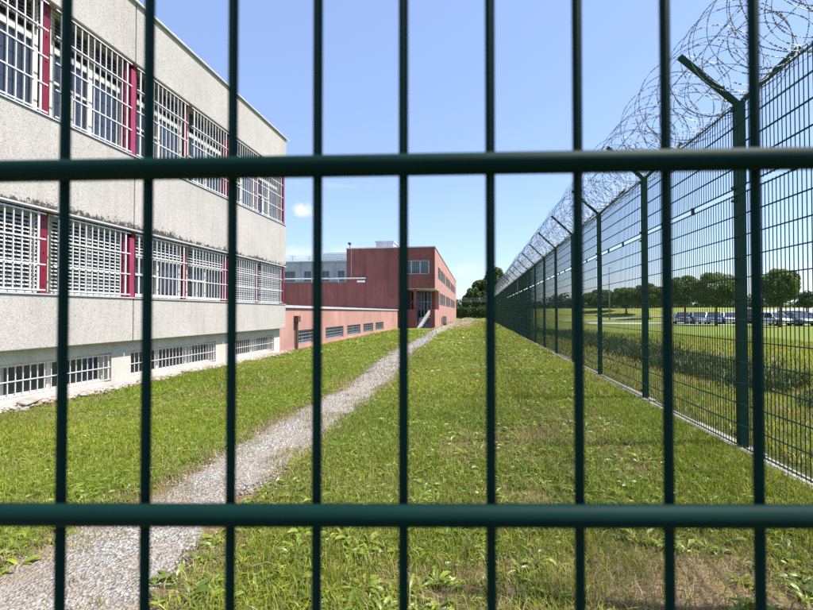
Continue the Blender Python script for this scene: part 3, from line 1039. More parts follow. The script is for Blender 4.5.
# razor wire
def razor_span(seed, L=PS):
    r = np.random.default_rng(seed)
    V, F4 = [], []
    def strand(pts, wr):
        pts = np.asarray(pts)
        n = len(pts)
        t = np.gradient(pts, axis=0); t /= np.linalg.norm(t, axis=1)[:, None]
        ref = np.tile(np.array([0.13, 1.0, 0.21]), (n, 1))
        a = np.cross(t, ref); a /= np.linalg.norm(a, axis=1)[:, None] + 1e-9
        c = np.cross(a, t)
        base = sum(len(v) for v in V)
        ring = []
        for k in range(3):
            an = 2 * np.pi * k / 3
            ring.append(pts + wr * (a * np.cos(an) + c * np.sin(an)))
        V.append(np.stack(ring, 1).reshape(-1, 3))
        i = np.arange(n - 1)
        for k in range(3):
            k2 = (k + 1) % 3
            F4.append(np.stack([base + i * 3 + k, base + (i + 1) * 3 + k, base + (i + 1) * 3 + k2, base + i * 3 + k2], 1))
        # barbs
        seg = np.linalg.norm(np.diff(pts, axis=0), axis=1); s = np.concatenate([[0], np.cumsum(seg)])
        q = np.arange(0.02, s[-1], 0.042)
        P = np.stack([np.interp(q, s, pts[:, j]) for j in range(3)], 1)
        Tt = np.stack([np.interp(q, s, t[:, j]) for j in range(3)], 1)
        An = np.stack([np.interp(q, s, a[:, j]) for j in range(3)], 1)
        Cn = np.cross(An, Tt)
        th = r.uniform(0, 6.28, len(q))[:, None]
        w_ = An * np.cos(th) + Cn * np.sin(th)
        base = sum(len(v) for v in V)
        hl, hw = 0.0135, 0.0095
        # bow-tie blade: wide at both ends, narrow waist
        b6 = np.stack([P - Tt * hl - w_ * hw, P - Tt * hl + w_ * hw, P + w_ * 0.003, P + Tt * hl + w_ * hw, P + Tt * hl - w_ * hw, P - w_ * 0.003], 1)
        V.append(b6.reshape(-1, 3))
        j = base + 6 * np.arange(len(q))
        F4.append(np.stack([j, j + 1, j + 2, j + 5], 1)); F4.append(np.stack([j + 5, j + 2, j + 3, j + 4], 1))
    def coil(cx_, cz_, rad, loops, hand, ph, jit):
        n = int(loops * 56)
        u = np.linspace(0, 1, n + 1)
        an = hand * 2 * np.pi * loops * u + ph
        # periodic wobble (whole periods per span, so spans join)
        k1, k2 = r.integers(2, 6, 2)
        p1, p2 = r.uniform(0, 6.28, 2)
        env = np.sin(np.pi * u) ** 0.5
        wob = 1 + jit * env * (np.sin(2 * np.pi * k1 * u + p1) * 0.6 + np.sin(an * 0.5 + p2) * 0.6)
        yj = jit * 0.9 * env * np.sin(an + 3 * np.sin(2 * np.pi * k2 * u + p2)) * 0.5
        x = cx_ + rad * wob * np.cos(an) + jit * 0.25 * env * np.sin(2 * np.pi * k2 * u + p1)
        z = cz_ + rad * wob * np.sin(an) * 0.96 + jit * 0.22 * env * np.sin(2 * np.pi * k1 * u + p2)
        y = L * u + yj + 0.07 * np.sin(an) * hand
        strand(np.stack([x, y, z], 1), 0.0028)
    cx_ = 0.02
    coil(cx_, 0.52, 0.485, 7, 1, 0.3, 0.16)
    coil(cx_, 0.52, 0.485, 7, -1, 2.2, 0.16)
    coil(cx_ - 0.03, 0.33, 0.27, 8, 1, 1.0, 0.14)
    coil(cx_ + 0.02, 0.40, 0.33, 5, -1, 4.0, 0.16)
    u = np.linspace(0, 1, 40)
    for (x, z, sag) in ((-0.42, 0.41, 0.02), (0.47, 0.41, 0.02), (-0.2, 0.2, 0.01), (0.27, 0.2, 0.01), (0.03, 0.95, 0.04)):
        strand(np.stack([x + 0 * u, L * u, z - sag * np.sin(np.pi * u)], 1), 0.0018)
    return np.concatenate(V), F4


rz = empty('razor_wire', (FX + 0.05, P0, 3.36), 0, 'long coil of galvanised razor wire lying in the arms on top of the green fence', 'razor wire')
rmesh = []
for s in range(4):
    V, F = razor_span(100 + s)
    o = np_mesh('coil', V, F, M['galv'], parent=rz)
    rmesh.append(o)
for k in range(NK0, NK1):
    if k - NK0 < 4: o = rmesh[k - NK0]
    else:
        o = rmesh[(k * 7 + k // 3) % 4].copy(); COL.objects.link(o)
    o.location = (0, PS * k, 0)

rz3 = empty('razor_wire', (gxp(270), GY0 + 0.3, gt + 0.16), R(-90), 'far coil of razor wire along the roof edge of the pale grey building', 'razor wire')
for k in range(5):
    o = rmesh[k % 4].copy(); COL.objects.link(o); o.parent = rz3; o.location = (0, PS * k, -0.1)
# fence closing the far end
endf = empty('end_fence', (FX, P0 + PS * NK1, 0), R(90), 'dark green mesh fence closing off the far end of the strip', 'fence')
for k in range(4):
    q = copy_tree(post, endf); q.location = (0, PS * k + (0.1 if k == 0 else 0), 0); q.rotation_euler = (0, 0, 0)
    if k < 3:
        a = copy_tree(pl_low, endf); a.location = (0, PS * k, 0); a.rotation_euler = (0, 0, 0)
        a = copy_tree(pl_up, endf); a.location = (0, PS * k, 0); a.rotation_euler = (0, 0, 0)
rz2 = empty('razor_wire', (FX, P0 + PS * NK1 + 0.05, 3.36), R(90), 'short coil of razor wire on the fence closing the far end', 'razor wire')
for k in range(3):
    o = rmesh[k].copy(); COL.objects.link(o); o.parent = rz2; o.location = (0, PS * k, 0)

# ------------------------------------------------------------------ fence right before the lens
ND = 0.2595
ang = YAW - R(1.4)
cen = FWD * ND + RGT * (-3.0 / 450 * ND)
nf = empty('mesh_fence', (cen.x, cen.y, 0), ang, 'thick dark green double wire mesh fence right in front of the viewer', 'fence')
vb = MB().tube([(0, 0, 0.03), (0, 0, 2.44)], 0.00285, 16)
vb0 = vb.build('vertical_bar', M['green_near'], nf, smooth=True)
for i in range(-24, 26):
    o = vb0 if i == -24 else vb0.copy()
    if i != -24: COL.objects.link(o)
    o.parent = nf
    o.location = (0.05 * i, 0, 0)
RS = 0.1948
zt = CAM_Z + 0.0826
hb = MB().tube([(-1.27, -0.0088, 0), (1.29, -0.0088, 0)], 0.0062, 20)
hb0 = hb.build('horizontal_bar', M['green_near'], nf, smooth=True)
for i in range(-6, 6):
    o = hb0 if i == -6 else hb0.copy()
    if i != -6: COL.objects.link(o)
    o.parent = nf
    o.location = (0, 0, zt + RS * i)
    o.rotation_euler = (0, -0.0085, 0)
np_ = MB().box(-1.34, -1.28, -0.03, 0.03, -0.3, 2.5)
np_.build('fence_post', M['green_near'], nf, bevel=0.004)
np_ = MB().box(1.30, 1.36, -0.03, 0.03, -0.3, 2.5)
np_.build('fence_post', M['green_near'], nf, bevel=0.004)


# ------------------------------------------------------------------ grass, weeds, stones
GREENS = np.array([(0.20, 0.245, 0.026), (0.155, 0.21, 0.024), (0.25, 0.285, 0.036), (0.11, 0.165, 0.022), (0.30, 0.31, 0.06)])
STRAW = np.array([(0.36, 0.29, 0.16), (0.46, 0.39, 0.24), (0.25, 0.18, 0.10)])


def in_view(x, y, margin=0.06):
    f = -x * math.sin(YAW) + y * math.cos(YAW); r = x * math.cos(YAW) + y * math.sin(YAW)
    return (f > 0.2) & (np.abs(r) < f * (0.9035 + margin + 0.15) + 1.0)


def blades(x, y, h, w, cols, lean=0.55, name='grass'):
    n = len(x)
    az = rng.uniform(0, 2 * np.pi, n)
    ln = np.abs(rng.normal(0, lean, n)) * h
    dx, dy = np.cos(az), np.sin(az)
    wa = rng.uniform(0, 2 * np.pi, n)
    wx_, wy_ = np.cos(wa) * w / 2, np.sin(wa) * w / 2
    z = gh(x, y) - 0.004
    P = np.stack([x, y, z], 1)
    side = np.stack([wx_, wy_, 0 * x], 1)
    mid = P + np.stack([dx * ln * 0.35, dy * ln * 0.35, h * 0.58], 1)
    top = P + np.stack([dx * ln, dy * ln, h * (1 - 0.25 * np.minimum(ln / h, 1.5))], 1)
    V = np.stack([P - side, P + side, mid + side * 0.8, mid - side * 0.8, top], 1).reshape(-1, 3)
    j = 5 * np.arange(n)
    quads = np.stack([j, j + 1, j + 2, j + 3], 1); tris = np.stack([j + 3, j + 2, j + 4], 1)
    C = np.repeat(cols, 5, 0)
    return V, quads, tris, C


def scatter(x0, x1, y0, y1, dens):
    n = int((x1 - x0) * (y1 - y0) * dens)
    x = rng.uniform(x0, x1, n); y = rng.uniform(y0, y1, n)
    k = in_view(x, y)
    return x[k], y[k]


def grass_cols(x, y, strawp):
    n = len(x)
    t = fbm(x, y, 0.9, 50)
    idx = np.clip((t * 5 + rng.normal(0, 1.1, n)).astype(int), 0, 4)
    c = GREENS[idx] * rng.uniform(0.75, 1.75, (n, 1)) * (0.72 + 0.62 * fbm(x, y, 2.6, 52, 3))[:, None]
    c[:, 0] *= 0.80 + 0.34 * fbm(x, y, 3.4, 54, 3)
    s = rng.random(n) < strawp
    c[s] = STRAW[rng.integers(0, 3, s.sum())] * rng.uniform(0.8, 1.2, (s.sum(), 1))
    return c


VS, QS, TS, CS = [], [], [], []
def push(a):
    b = sum(len(v) for v in VS)
    VS.append(a[0]); QS.append(a[1] + b); TS.append(a[2] + b); CS.append(a[3])


zones = [(-6.1, 2.42, 0.9, 3.5, 12500, 0.050, 0.0038), (-6.1, 2.42, 3.5, 6.5, 7500, 0.055, 0.005), (-6.1, 2.42, 6.5, 12, 3000, 0.06, 0.008),
         (-6.3, 2.42, 12, 24, 620, 0.06, 0.015), (-6.3, 2.42, 24, 60, 130, 0.08, 0.035),
         (2.72, 9, 2.0, 12, 1300, 0.09, 0.008), (2.72, 16, 12, 30, 200, 0.12, 0.02)]
for (x0, x1, y0, y1, dens, hh, ww) in zones:
    x, y = scatter(x0, x1, y0, y1, dens)
    bb = bare(x, y)
    pc = np.abs(x - path_c(y)) - 0.2 * (1 - sstep(2.1, 3.0, y))
    onp = 1 - sstep(0.20, 0.44, pc + 0.55 * (fbm(x, y, 0.55, 77) - 0.5) + 0.3 * (fbm(x, y, 0.12, 78) - 0.5)); onp = np.where((x < 2.5), onp, 0)
    onp = onp * (1 - 0.75 * sstep(0.54, 0.64, fbm(x, y, 0.42, 71)))
    keep = rng.random(len(x)) > np.clip(np.maximum(bb * 0.80, onp * 0.99), 0, 0.994)
    keep &= ~((y > 33) & (x < -3.4))
    x, y, bb = x[keep], y[keep], bb[keep]
    tall = 0.6 + 0.9 * fbm(x, y, 0.7, 40)
    # lusher by the fence and by the building
    tall *= 1 - 0.55 * (x < -5.85)
    tall *= 1 + 0.5 * np.exp(-((x - 2.2) / 0.35) ** 2) + 0.35 * np.exp(-((x + 5.9) / 0.4) ** 2)
    dry = np.clip(0.14 - 0.07 * (x < -2.6) + 0.22 * ((x > 2.6) & (x < 5)) + 0.5 * bb + 0.25 * sstep(0.5, 0.7, fbm(x, y, 1.6, 61)), 0, 0.8)
    h = hh * tall * rng.uniform(0.5, 1.5, len(x))
    push(blades(x, y, h, np.full(len(x), ww) * rng.uniform(0.7, 1.3, len(x)), grass_cols(x, y, dry), 0.75))
# dry stalks lying almost flat on the worn spots
x, y = scatter(-3.2, 2.4, 0.9, 6, 4500)
k = rng.random(len(x)) < bare(x, y); x, y = x[k], y[k]
push(blades(x, y, np.full(len(x), 0.02) * rng.uniform(0.5, 1.6, len(x)), np.full(len(x), 0.003), STRAW[rng.integers(0, 3, len(x))] * rng.uniform(0.8, 1.25, (len(x), 1)), 2.2))
grass = np_mesh('grass', np.concatenate(VS), [np.concatenate(QS), np.concatenate(TS)], M['grass'], np.concatenate(CS))
tag(grass, 'short sunny meadow grass with dry straw on both sides of the gravel path', 'grass', kind='stuff')


def rosettes(x, y, size, nl, cols, up=0.45):
    """broad-leaved weeds: nl arching leaves around each centre"""
    n = len(x)
    X = np.repeat(x, nl); Y = np.repeat(y, nl); S = np.repeat(size, nl) * rng.uniform(0.55, 1.2, n * nl)
    m = n * nl
    az = rng.uniform(0, 2 * np.pi, m)
    dx, dy = np.cos(az), np.sin(az); px_, py_ = -dy, dx
    el = rng.uniform(0.15, 1.15, m) * up * 1.6
    w = S * rng.uniform(0.12, 0.30, m)
    tw = rng.normal(0, 0.35, m)
    st = [(0.05, 0.25), (0.35, 0.75), (0.62, 1.0), (0.85, 0.6), (1.0, 0.05)]
    rows = []
    z0 = gh(X, Y)
    for u, wf in st:
        r_ = S * u * np.cos(el * (1 - 0.6 * u))
        zz = z0 + S * np.sin(el) * u * (1.35 - u * 0.85) + 0.004
        jag = rng.uniform(0.35, 1.4, m)
        cx_, cy_ = X + dx * r_, Y + dy * r_
        a = np.stack([cx_ + px_ * w * wf * jag / 2, cy_ + py_ * w * wf * jag / 2, zz + w * wf * (0.18 + tw * 0.5)], 1)
        c = np.stack([cx_, cy_, zz], 1)
        b = np.stack([cx_ - px_ * w * wf * jag / 2, cy_ - py_ * w * wf * jag / 2, zz + w * wf * (0.18 - tw * 0.5)], 1)
        rows += [a, c, b]
    V = np.stack(rows, 1).reshape(-1, 3)
    j = 15 * np.arange(m)
    Q = []
    for s in range(4):
        o_ = j + 3 * s
        Q.append(np.stack([o_, o_ + 1, o_ + 4, o_ + 3], 1)); Q.append(np.stack([o_ + 1, o_ + 2, o_ + 5, o_ + 4], 1))
    C = np.repeat(np.repeat(cols, nl, 0) * rng.uniform(0.8, 1.25, (m, 1)), 15, 0)
    return V, np.concatenate(Q), C


WEED = np.array([(0.20, 0.275, 0.028), (0.15, 0.225, 0.026), (0.26, 0.325, 0.042), (0.12, 0.18, 0.026)])
VS, QS, CS = [], [], []
for (x0, x1, y0, y1, dens, sz, th) in ((-6.0, 2.4, 1.0, 4.2, 300, 0.062, 0.42), (-6.0, 2.4, 4.2, 9, 210, 0.070, 0.42), (-6.1, 2.4, 9, 18, 80, 0.10, 0.42), (-6.1, -2.4, 2, 14, 260, 0.058, 0.34), (-6.1, 2.4, 18, 34, 6, 0.2, 0.43)):
    x, y = scatter(x0, x1, y0, y1, dens)
    k = (fbm(x, y, 0.8, 90) > th + rng.normal(0, 0.05, len(x))) & (np.abs(x - path_c(y)) > 0.40)
    k &= rng.random(len(x)) > bare(x, y) * 0.35
    x, y = x[k], y[k]
    a = rosettes(x, y, sz * rng.uniform(0.4, 1.5, len(x)), 8, WEED[rng.integers(0, 4, len(x))])
    b = sum(len(v) for v in VS)
    VS.append(a[0]); QS.append(a[1] + b); CS.append(a[2])
weeds = np_mesh('weeds', np.concatenate(VS), [np.concatenate(QS)], M['weed'], np.concatenate(CS))
tag(weeds, 'broad leaved dandelion and plantain weeds among the meadow grass', 'weeds', kind='stuff')

# reedy weeds in the ditch outside the fence
VS, QS, TS, CS = [], [], [], []
n = 26000
x = rng.normal(5.4, 0.62, n); y = rng.uniform(2.5, 34, n)
k = (fbm(x, y, 1.1, 15) > 0.47); x, y = x[k], y[k]
t = fbm(x, y, 1.4, 17)
h = 0.20 + 0.42 * t * rng.uniform(0.5, 1.3, len(x))
c = np.array([(0.03, 0.055, 0.014), (0.05, 0.08, 0.02), (0.02, 0.04, 0.012), (0.12, 0.125, 0.06)])[rng.integers(0, 4, len(x))] * rng.uniform(0.7, 1.3, (len(x), 1))
push(blades(x, y, h, rng.uniform(0.008, 0.018, len(x)), c, 0.5))
x2 = np.repeat(x[::2], 5) + rng.normal(0, 0.09, len(x[::2]) * 5); y2 = np.repeat(y[::2], 5) + rng.normal(0, 0.09, len(x[::2]) * 5)
A = blades(x2, y2, rng.uniform(0.06, 0.16, len(x2)), rng.uniform(0.010, 0.024, len(x2)), np.repeat(c[::2], 5, 0) * 1.1, 1.2)
A[0][:, 2] += np.repeat(rng.uniform(0.03, 0.3, len(x2)), 5)
push(A)
reeds = np_mesh('reeds', np.concatenate(VS), [np.concatenate(QS), np.concatenate(TS)], M['leaf'], np.concatenate(CS))
tag(reeds, 'dark reedy weeds growing in the ditch outside the security fence', 'reeds', kind='stuff')


def stones(x, y, s, cols, sink=0.25, zoff=0.0):
    n = len(x)
    base = np.array([(1, 0, 0), (-1, 0, 0), (0, 1, 0), (0, -1, 0), (0, 0, 1), (0, 0, -1), (.6, .6, .45), (-.6, -.6, .45), (.6, -.6, -.4), (-.6, .6, -.4)], float)[:6]
    f = np.array([(0, 2, 4), (2, 1, 4), (1, 3, 4), (3, 0, 4), (2, 0, 5), (1, 2, 5), (3, 1, 5), (0, 3, 5)])
    # finer: subdivide the octahedron once
    ed = {}; vs = [Vector(b_) for b_ in base]; nf_ = []
    def midp(a, b_):
        k_ = (min(a, b_), max(a, b_))
        if k_ not in ed: vs.append((vs[a] + vs[b_]).normalized()); ed[k_] = len(vs) - 1
        return ed[k_]
    for a, b_, c_ in f:
        ab, bc, ca = midp(a, b_), midp(b_, c_), midp(c_, a)
        nf_ += [(a, ab, ca), (ab, b_, bc), (ca, bc, c_), (ab, bc, ca)]
    B = np.array([tuple(v) for v in vs]); f = np.array(nf_)
    m = len(B)
    V = B[None] * rng.uniform(0.72, 1.15, (n, m, 1))
    V = V * (s[:, None, None] * np.stack([rng.uniform(0.7, 1.3, n), rng.uniform(0.7, 1.3, n), rng.uniform(0.4, 0.85, n)], 1)[:, None])
    a = rng.uniform(0, 6.28, n); ca_, sa = np.cos(a)[:, None], np.sin(a)[:, None]
    X = V[..., 0] * ca_ - V[..., 1] * sa; Y = V[..., 0] * sa + V[..., 1] * ca_
    V = np.stack([X + x[:, None], Y + y[:, None], V[..., 2] + (gh(x, y) + s * (0.5 - sink) * 0.6 + zoff)[:, None]], 2)
    F = (f[None] + (m * np.arange(n))[:, None, None]).reshape(-1, 3)
    return V.reshape(-1, 3), F, np.repeat(cols, m, 0)


SG = np.array([(0.29, 0.28, 0.265), (0.20, 0.19, 0.18), (0.40, 0.39, 0.37), (0.11, 0.105, 0.10), (0.27, 0.22, 0.165)])
VS, FS, CS = [], [], []
for (y0, y1, dens, s0, s1) in ((0.9, 4, 5200, 0.003, 0.0095), (4, 9, 2900, 0.004, 0.011), (9, 20, 800, 0.008, 0.019), (20, 40, 110, 0.02, 0.04)):
    nn = int((y1 - y0) * 1.25 * dens)
    y = rng.uniform(y0, y1, nn); x = path_c(y) + np.clip(rng.normal(0, 0.23, nn), -0.62, 0.62)
    k = in_view(x, y, 0.1) & (fbm(x, y, 0.45, 33) > 0.36 + 0.14 * np.abs(x - path_c(y)) + 0.10 * (y < 3.3)); x, y = x[k], y[k]
    a = stones(x, y, rng.uniform(s0, s1, len(x)), SG[rng.integers(0, 5, len(x))] * rng.uniform(0.8, 1.2, (len(x), 1)), 0.2, 0.010)
    b = sum(len(v) for v in VS)
    VS.append(a[0]); FS.append(a[1] + b); CS.append(a[2])
# loose rubble at the far end of the path
nn = 2600
y = rng.uniform(30, 72, nn); x = path_c(y) + 0.9 * sstep(38, 55, y) + rng.normal(0, 1, nn) * (0.35 + 0.75 * sstep(34, 52, y))
a = stones(x, y, rng.uniform(0.03, 0.10, nn), np.array([(0.30, 0.265, 0.215), (0.25, 0.19, 0.14), (0.36, 0.33, 0.29)])[rng.integers(0, 3, nn)])
b = sum(len(v) for v in VS)
VS.append(a[0]); FS.append(a[1] + b); CS.append(a[2])
gs = np_mesh('gravel', np.concatenate(VS), [np.concatenate(FS)], M['stone'], np.concatenate(CS))
tag(gs, 'loose grey crushed stones covering the footpath', 'gravel', kind='stuff')
# pebble margin along the building
nn = 2400
y = rng.uniform(3.5, 14, nn); x = BWX + 0.06 + np.abs(rng.normal(0, 0.15, nn))
k = fbm(x * 0, y, 0.9, 3) > 0.30; x, y = x[k], y[k]
PC = np.array([(0.34, 0.31, 0.27), (0.27, 0.18, 0.13), (0.20, 0.19, 0.175), (0.42, 0.40, 0.36), (0.28, 0.22, 0.165)])
a = stones(x, y, rng.uniform(0.013, 0.046, len(x)), PC[rng.integers(0, 5, len(x))], 0.05, 0.035)
pb = np_mesh('pebbles', a[0], [a[1]], M['stone'], a[2])
tag(pb, 'rounded brown and grey pebbles along the foot of the concrete building', 'pebbles', kind='stuff')
# grey slab at the wall
sl = MB().box(-0.07, 0.07, -0.15, 0.15, 0.0, 0.035)
o = sl.build('stone_slab', M['kerb'], bevel=0.015)
o.location = (BWX + 0.22, 5.35, 0.07); o.rotation_euler = (R(6), R(12), R(12))
tag(o, 'flat grey stone slab lying on the pebbles by the basement wall', 'stone slab')


# ------------------------------------------------------------------ trees
def leaf_cloud(centres, radii, n, size, pal, flat=0.0, seed=0):
    r = np.random.default_rng(seed)
    cs = np.array(centres); rs = np.array(radii, float)
    pr = (rs[:, 0] * rs[:, 1] * rs[:, 2]) ** (2 / 3.0); pr /= pr.sum()
    k = r.choice(len(cs), n, p=pr)
    d = r.normal(size=(n, 3)); d /= np.linalg.norm(d, axis=1)[:, None]
    q = r.random(n) ** 0.33
    q = np.where(r.random(n) < 0.75, 0.78 + 0.24 * r.random(n), q)
    P = cs[k] + d * rs[k] * q[:, None]
    nrm_ = d + r.normal(0, 0.65, (n, 3)); nrm_ /= np.linalg.norm(nrm_, axis=1)[:, None]
    t = np.cross(nrm_, r.normal(size=(n, 3))); t /= np.linalg.norm(t, axis=1)[:, None]
    b = np.cross(nrm_, t)
    s = (size * r.uniform(0.6, 1.3, n))[:, None]
    V = np.stack([P - t * s, P + b * s * 0.55 + nrm_ * s * 0.1, P + t * s, P - b * s * 0.55 + nrm_ * s * 0.1], 1).reshape(-1, 3)
    F = (np.arange(n)[:, None] * 4 + np.arange(4)[None])
    pal = np.array(pal)
    C = pal[r.integers(0, len(pal), n)] * r.uniform(0.7, 1.3, (n, 1))
    return V, F, np.repeat(C, 4, 0)


PALG = [(0.085, 0.13, 0.016), (0.11, 0.16, 0.02), (0.065, 0.105, 0.014), (0.15, 0.19, 0.03)]
PALD = [(0.035, 0.065, 0.016), (0.05, 0.085, 0.02), (0.07, 0.10, 0.022)]


def tree(loc, hgt, cr, ch, kind, seed, label, n=9000, leaf=0.13, group=None):
    r = np.random.default_rng(seed)
    t = empty('tree', loc, r.uniform(0, 6), label, 'tree', group)
    zc = hgt - ch / 2
    m = MB()
    top = zc + ch * 0.1
    m.tube([(0, 0, -0.3), (0.02, 0, 0.6), (0.05, 0.03, zc - ch * 0.35), (0.03, 0.0, top)], cr * 0.055 + 0.05, 9, r1=0.04)
    for i in range(7):
        a = i * 2.4 + r.uniform(0, 0.5); z = zc - ch * 0.42 + i * ch * 0.06
        m.tube([(0.04, 0, z), (math.cos(a) * cr * 0.35, math.sin(a) * cr * 0.35, z + ch * 0.14), (math.cos(a) * cr * 0.8, math.sin(a) * cr * 0.8, z + ch * 0.32)], 0.07, 6, r1=0.02)
    m.build('trunk', M['bark'], t, smooth=True)
    cs, rs = [], []
    if kind == 'clipped':
        cs.append((0, 0, zc)); rs.append((cr * 0.82, cr * 0.82, ch * 0.42))
        for i in range(46):
            d = r.normal(size=3); d /= np.linalg.norm(d)
            cs.append((d[0] * cr * 0.78, d[1] * cr * 0.78, zc + d[2] * ch * 0.38)); q = r.uniform(0.16, 0.26)
            rs.append((cr * q, cr * q, ch / 2 * q))
    else:
        for i in range(26):
            d = r.normal(size=3); d /= np.linalg.norm(d); q = r.random() ** 0.5
            cs.append((d[0] * cr * 0.68 * q, d[1] * cr * 0.68 * q, zc + d[2] * ch * 0.38 * q)); s = r.uniform(0.22, 0.42)
            rs.append((cr * s, cr * s, ch / 2 * s))
    V, F, C = leaf_cloud(cs, rs, n, leaf, PALG if kind == 'clipped' else PALD, seed=seed)
    np_mesh('crown', V, [F], M['leaf'], C, parent=t)
    return t


def gz(p): return float(gh(p[0], p[1]))
specs = [(780, 45, 6.0, 1.95, 4.1, 'round clipped tree by the parked cars, rightmost of its row'),
         (716, 50, 6.0, 2.45, 4.2, 'broad round clipped tree right behind the near fence post'),
         (685, 56, 5.95, 2.3, 4.0, 'round clipped tree left of the broad one beside the near fence post'),
         (648, 72, 6.1, 2.7, 4.0, 'round clipped tree behind the second fence post'),
         (626, 80, 5.9, 3.2, 3.7, 'distant clipped tree between the second fence post and the lamp post'),
         (601, 88, 5.9, 3.9, 3.7, 'distant clipped tree just left of the lamp post')]
for i, (px, d, hgt, cr, ch, lab) in enumerate(specs):
    p = W(px, d)
    zg = gz(p)
    tree((p[0], p[1], zg), hgt - zg, cr, ch, 'clipped', 40 + i, lab, 30000, 0.075 + 0.02 * (d > 60), 'clipped trees in a row by the car park')
p = W(807, 62); tree((p[0], p[1], gz(p)), 4.3 - gz(p), 1.5, 2.6, 'loose', 60, 'small loose bush like tree at the right edge beyond the parked cars', 3500, 0.12)
p = W(655, 96); tree((p[0], p[1], gz(p)), 6.2 - gz(p), 2.6, 3.4, 'loose', 61, 'dark loose tree farther back between the clipped trees', 4500, 0.16)
# big trees beyond the far end
for i, (px, d, hgt, cr, ch, lab) in enumerate([(496, 118, 14.2, 4.2, 10.5, 'tall dark tree beyond the far end, half hidden by the fence'),
                                               (483, 112, 11.0, 3.6, 8.5, 'middle dark tree beyond the far end of the strip'),
                                               (471, 108, 7.2, 2.8, 6.2, 'lowest dark tree at the left beyond the far end fence')]):
    p = W(px, d)
    tree((p[0], p[1], 0), hgt, cr, ch, 'loose', 70 + i, lab, 12000, 0.30)

hd = empty('hedge', (-1.0, 99.5, 0), 0, 'low dark clipped hedge just behind the fence that closes the far end', 'hedge')
cs = [(-5.5 + 0.7 * i, random.uniform(-0.2, 0.2), 1.25) for i in range(17)]
V, F, C = leaf_cloud(cs, [(0.8, 0.7, random.uniform(1.15, 1.4)) for _ in cs], 14000, 0.13, PALD, seed=8)
np_mesh('foliage', V, [F], M['leaf'], C, parent=hd)
m = MB()
for i in range(8): m.tube([(-5.2 + 1.5 * i, 0, -0.1), (-5.2 + 1.5 * i, 0.05, 1.2)], 0.06, 6, r1=0.03)
m.build('stems', M['bark'], hd)
# far wood and hedge line
cs, rs = [], []
r_ = np.random.default_rng(5)
for i in range(190):
    px = 440 + i * 3.4; d = 235 + r_.uniform(-15, 25)
    p = W(px, d); hh = r_.uniform(5, 10.5) * (0.75 + 0.5 * vnoise(i, 0, 9, 3))
    cs.append((p[0], p[1], hh * 0.42)); rs.append((r_.uniform(3, 6), r_.uniform(3, 6), hh * 0.62))
V, F, C = leaf_cloud(cs, rs, 60000, 0.7, [(0.04, 0.07, 0.025), (0.055, 0.085, 0.03)], seed=3)
wd = np_mesh('woodland', V, [F], M['leaf'], C)
tag(wd, 'distant dark woodland line along the horizon behind the field', 'woodland', kind='stuff')

# ------------------------------------------------------------------ lamp post
p = W(609.5, 74)
lp = empty('lamp_post', (p[0], p[1], gz(p)), R(20), 'thin grey lamp post standing among the clipped trees', 'lamp post')
MB().tube([(0, 0, 0), (0, 0, 8.6)], 0.10, 8, r1=0.05).build('pole', M['steel_blue'], lp, smooth=True)
MB().box(-0.14, 0.30, -0.10, 0.10, 8.58, 8.68).build('lamp_head', M['steel_blue'], lp, bevel=0.03)


# ------------------------------------------------------------------ cars
def paint(name, col, metal=0.3):
    return simple(name, col, 0.28, metal, 0.0, coat=0.6)
PAINT = {'white': paint('white_car_paint', (0.72, 0.73, 0.74), 0.0), 'silver': paint('silver_car_paint', (0.55, 0.57, 0.61), 0.3),
         'blue': paint('blue_car_paint', (0.16, 0.24, 0.40), 0.4), 'dark': paint('dark_car_paint', (0.03, 0.035, 0.045), 0.4), 'grey': paint('grey_car_paint', (0.27, 0.30, 0.34), 0.4)}


def loft(stations, prof):
    """stations: (x, zlo, zhi, halfwidth); prof: list of (fy, fz) around the section"""
    m = MB(); K_ = len(prof)
    for (x, z0, z1, hw) in stations:
        for fy, fz in prof: m.v.append((x, fy * hw, z0 + fz * (z1 - z0)))
    for i in range(len(stations) - 1):
        for k in range(K_):
            k2 = (k + 1) % K_
            m.f.append((i * K_ + k, i * K_ + k2, (i + 1) * K_ + k2, (i + 1) * K_ + k))
    m.f.append(tuple(range(K_))); m.f.append(tuple((len(stations) - 1) * K_ + k for k in reversed(range(K_))))
    return m


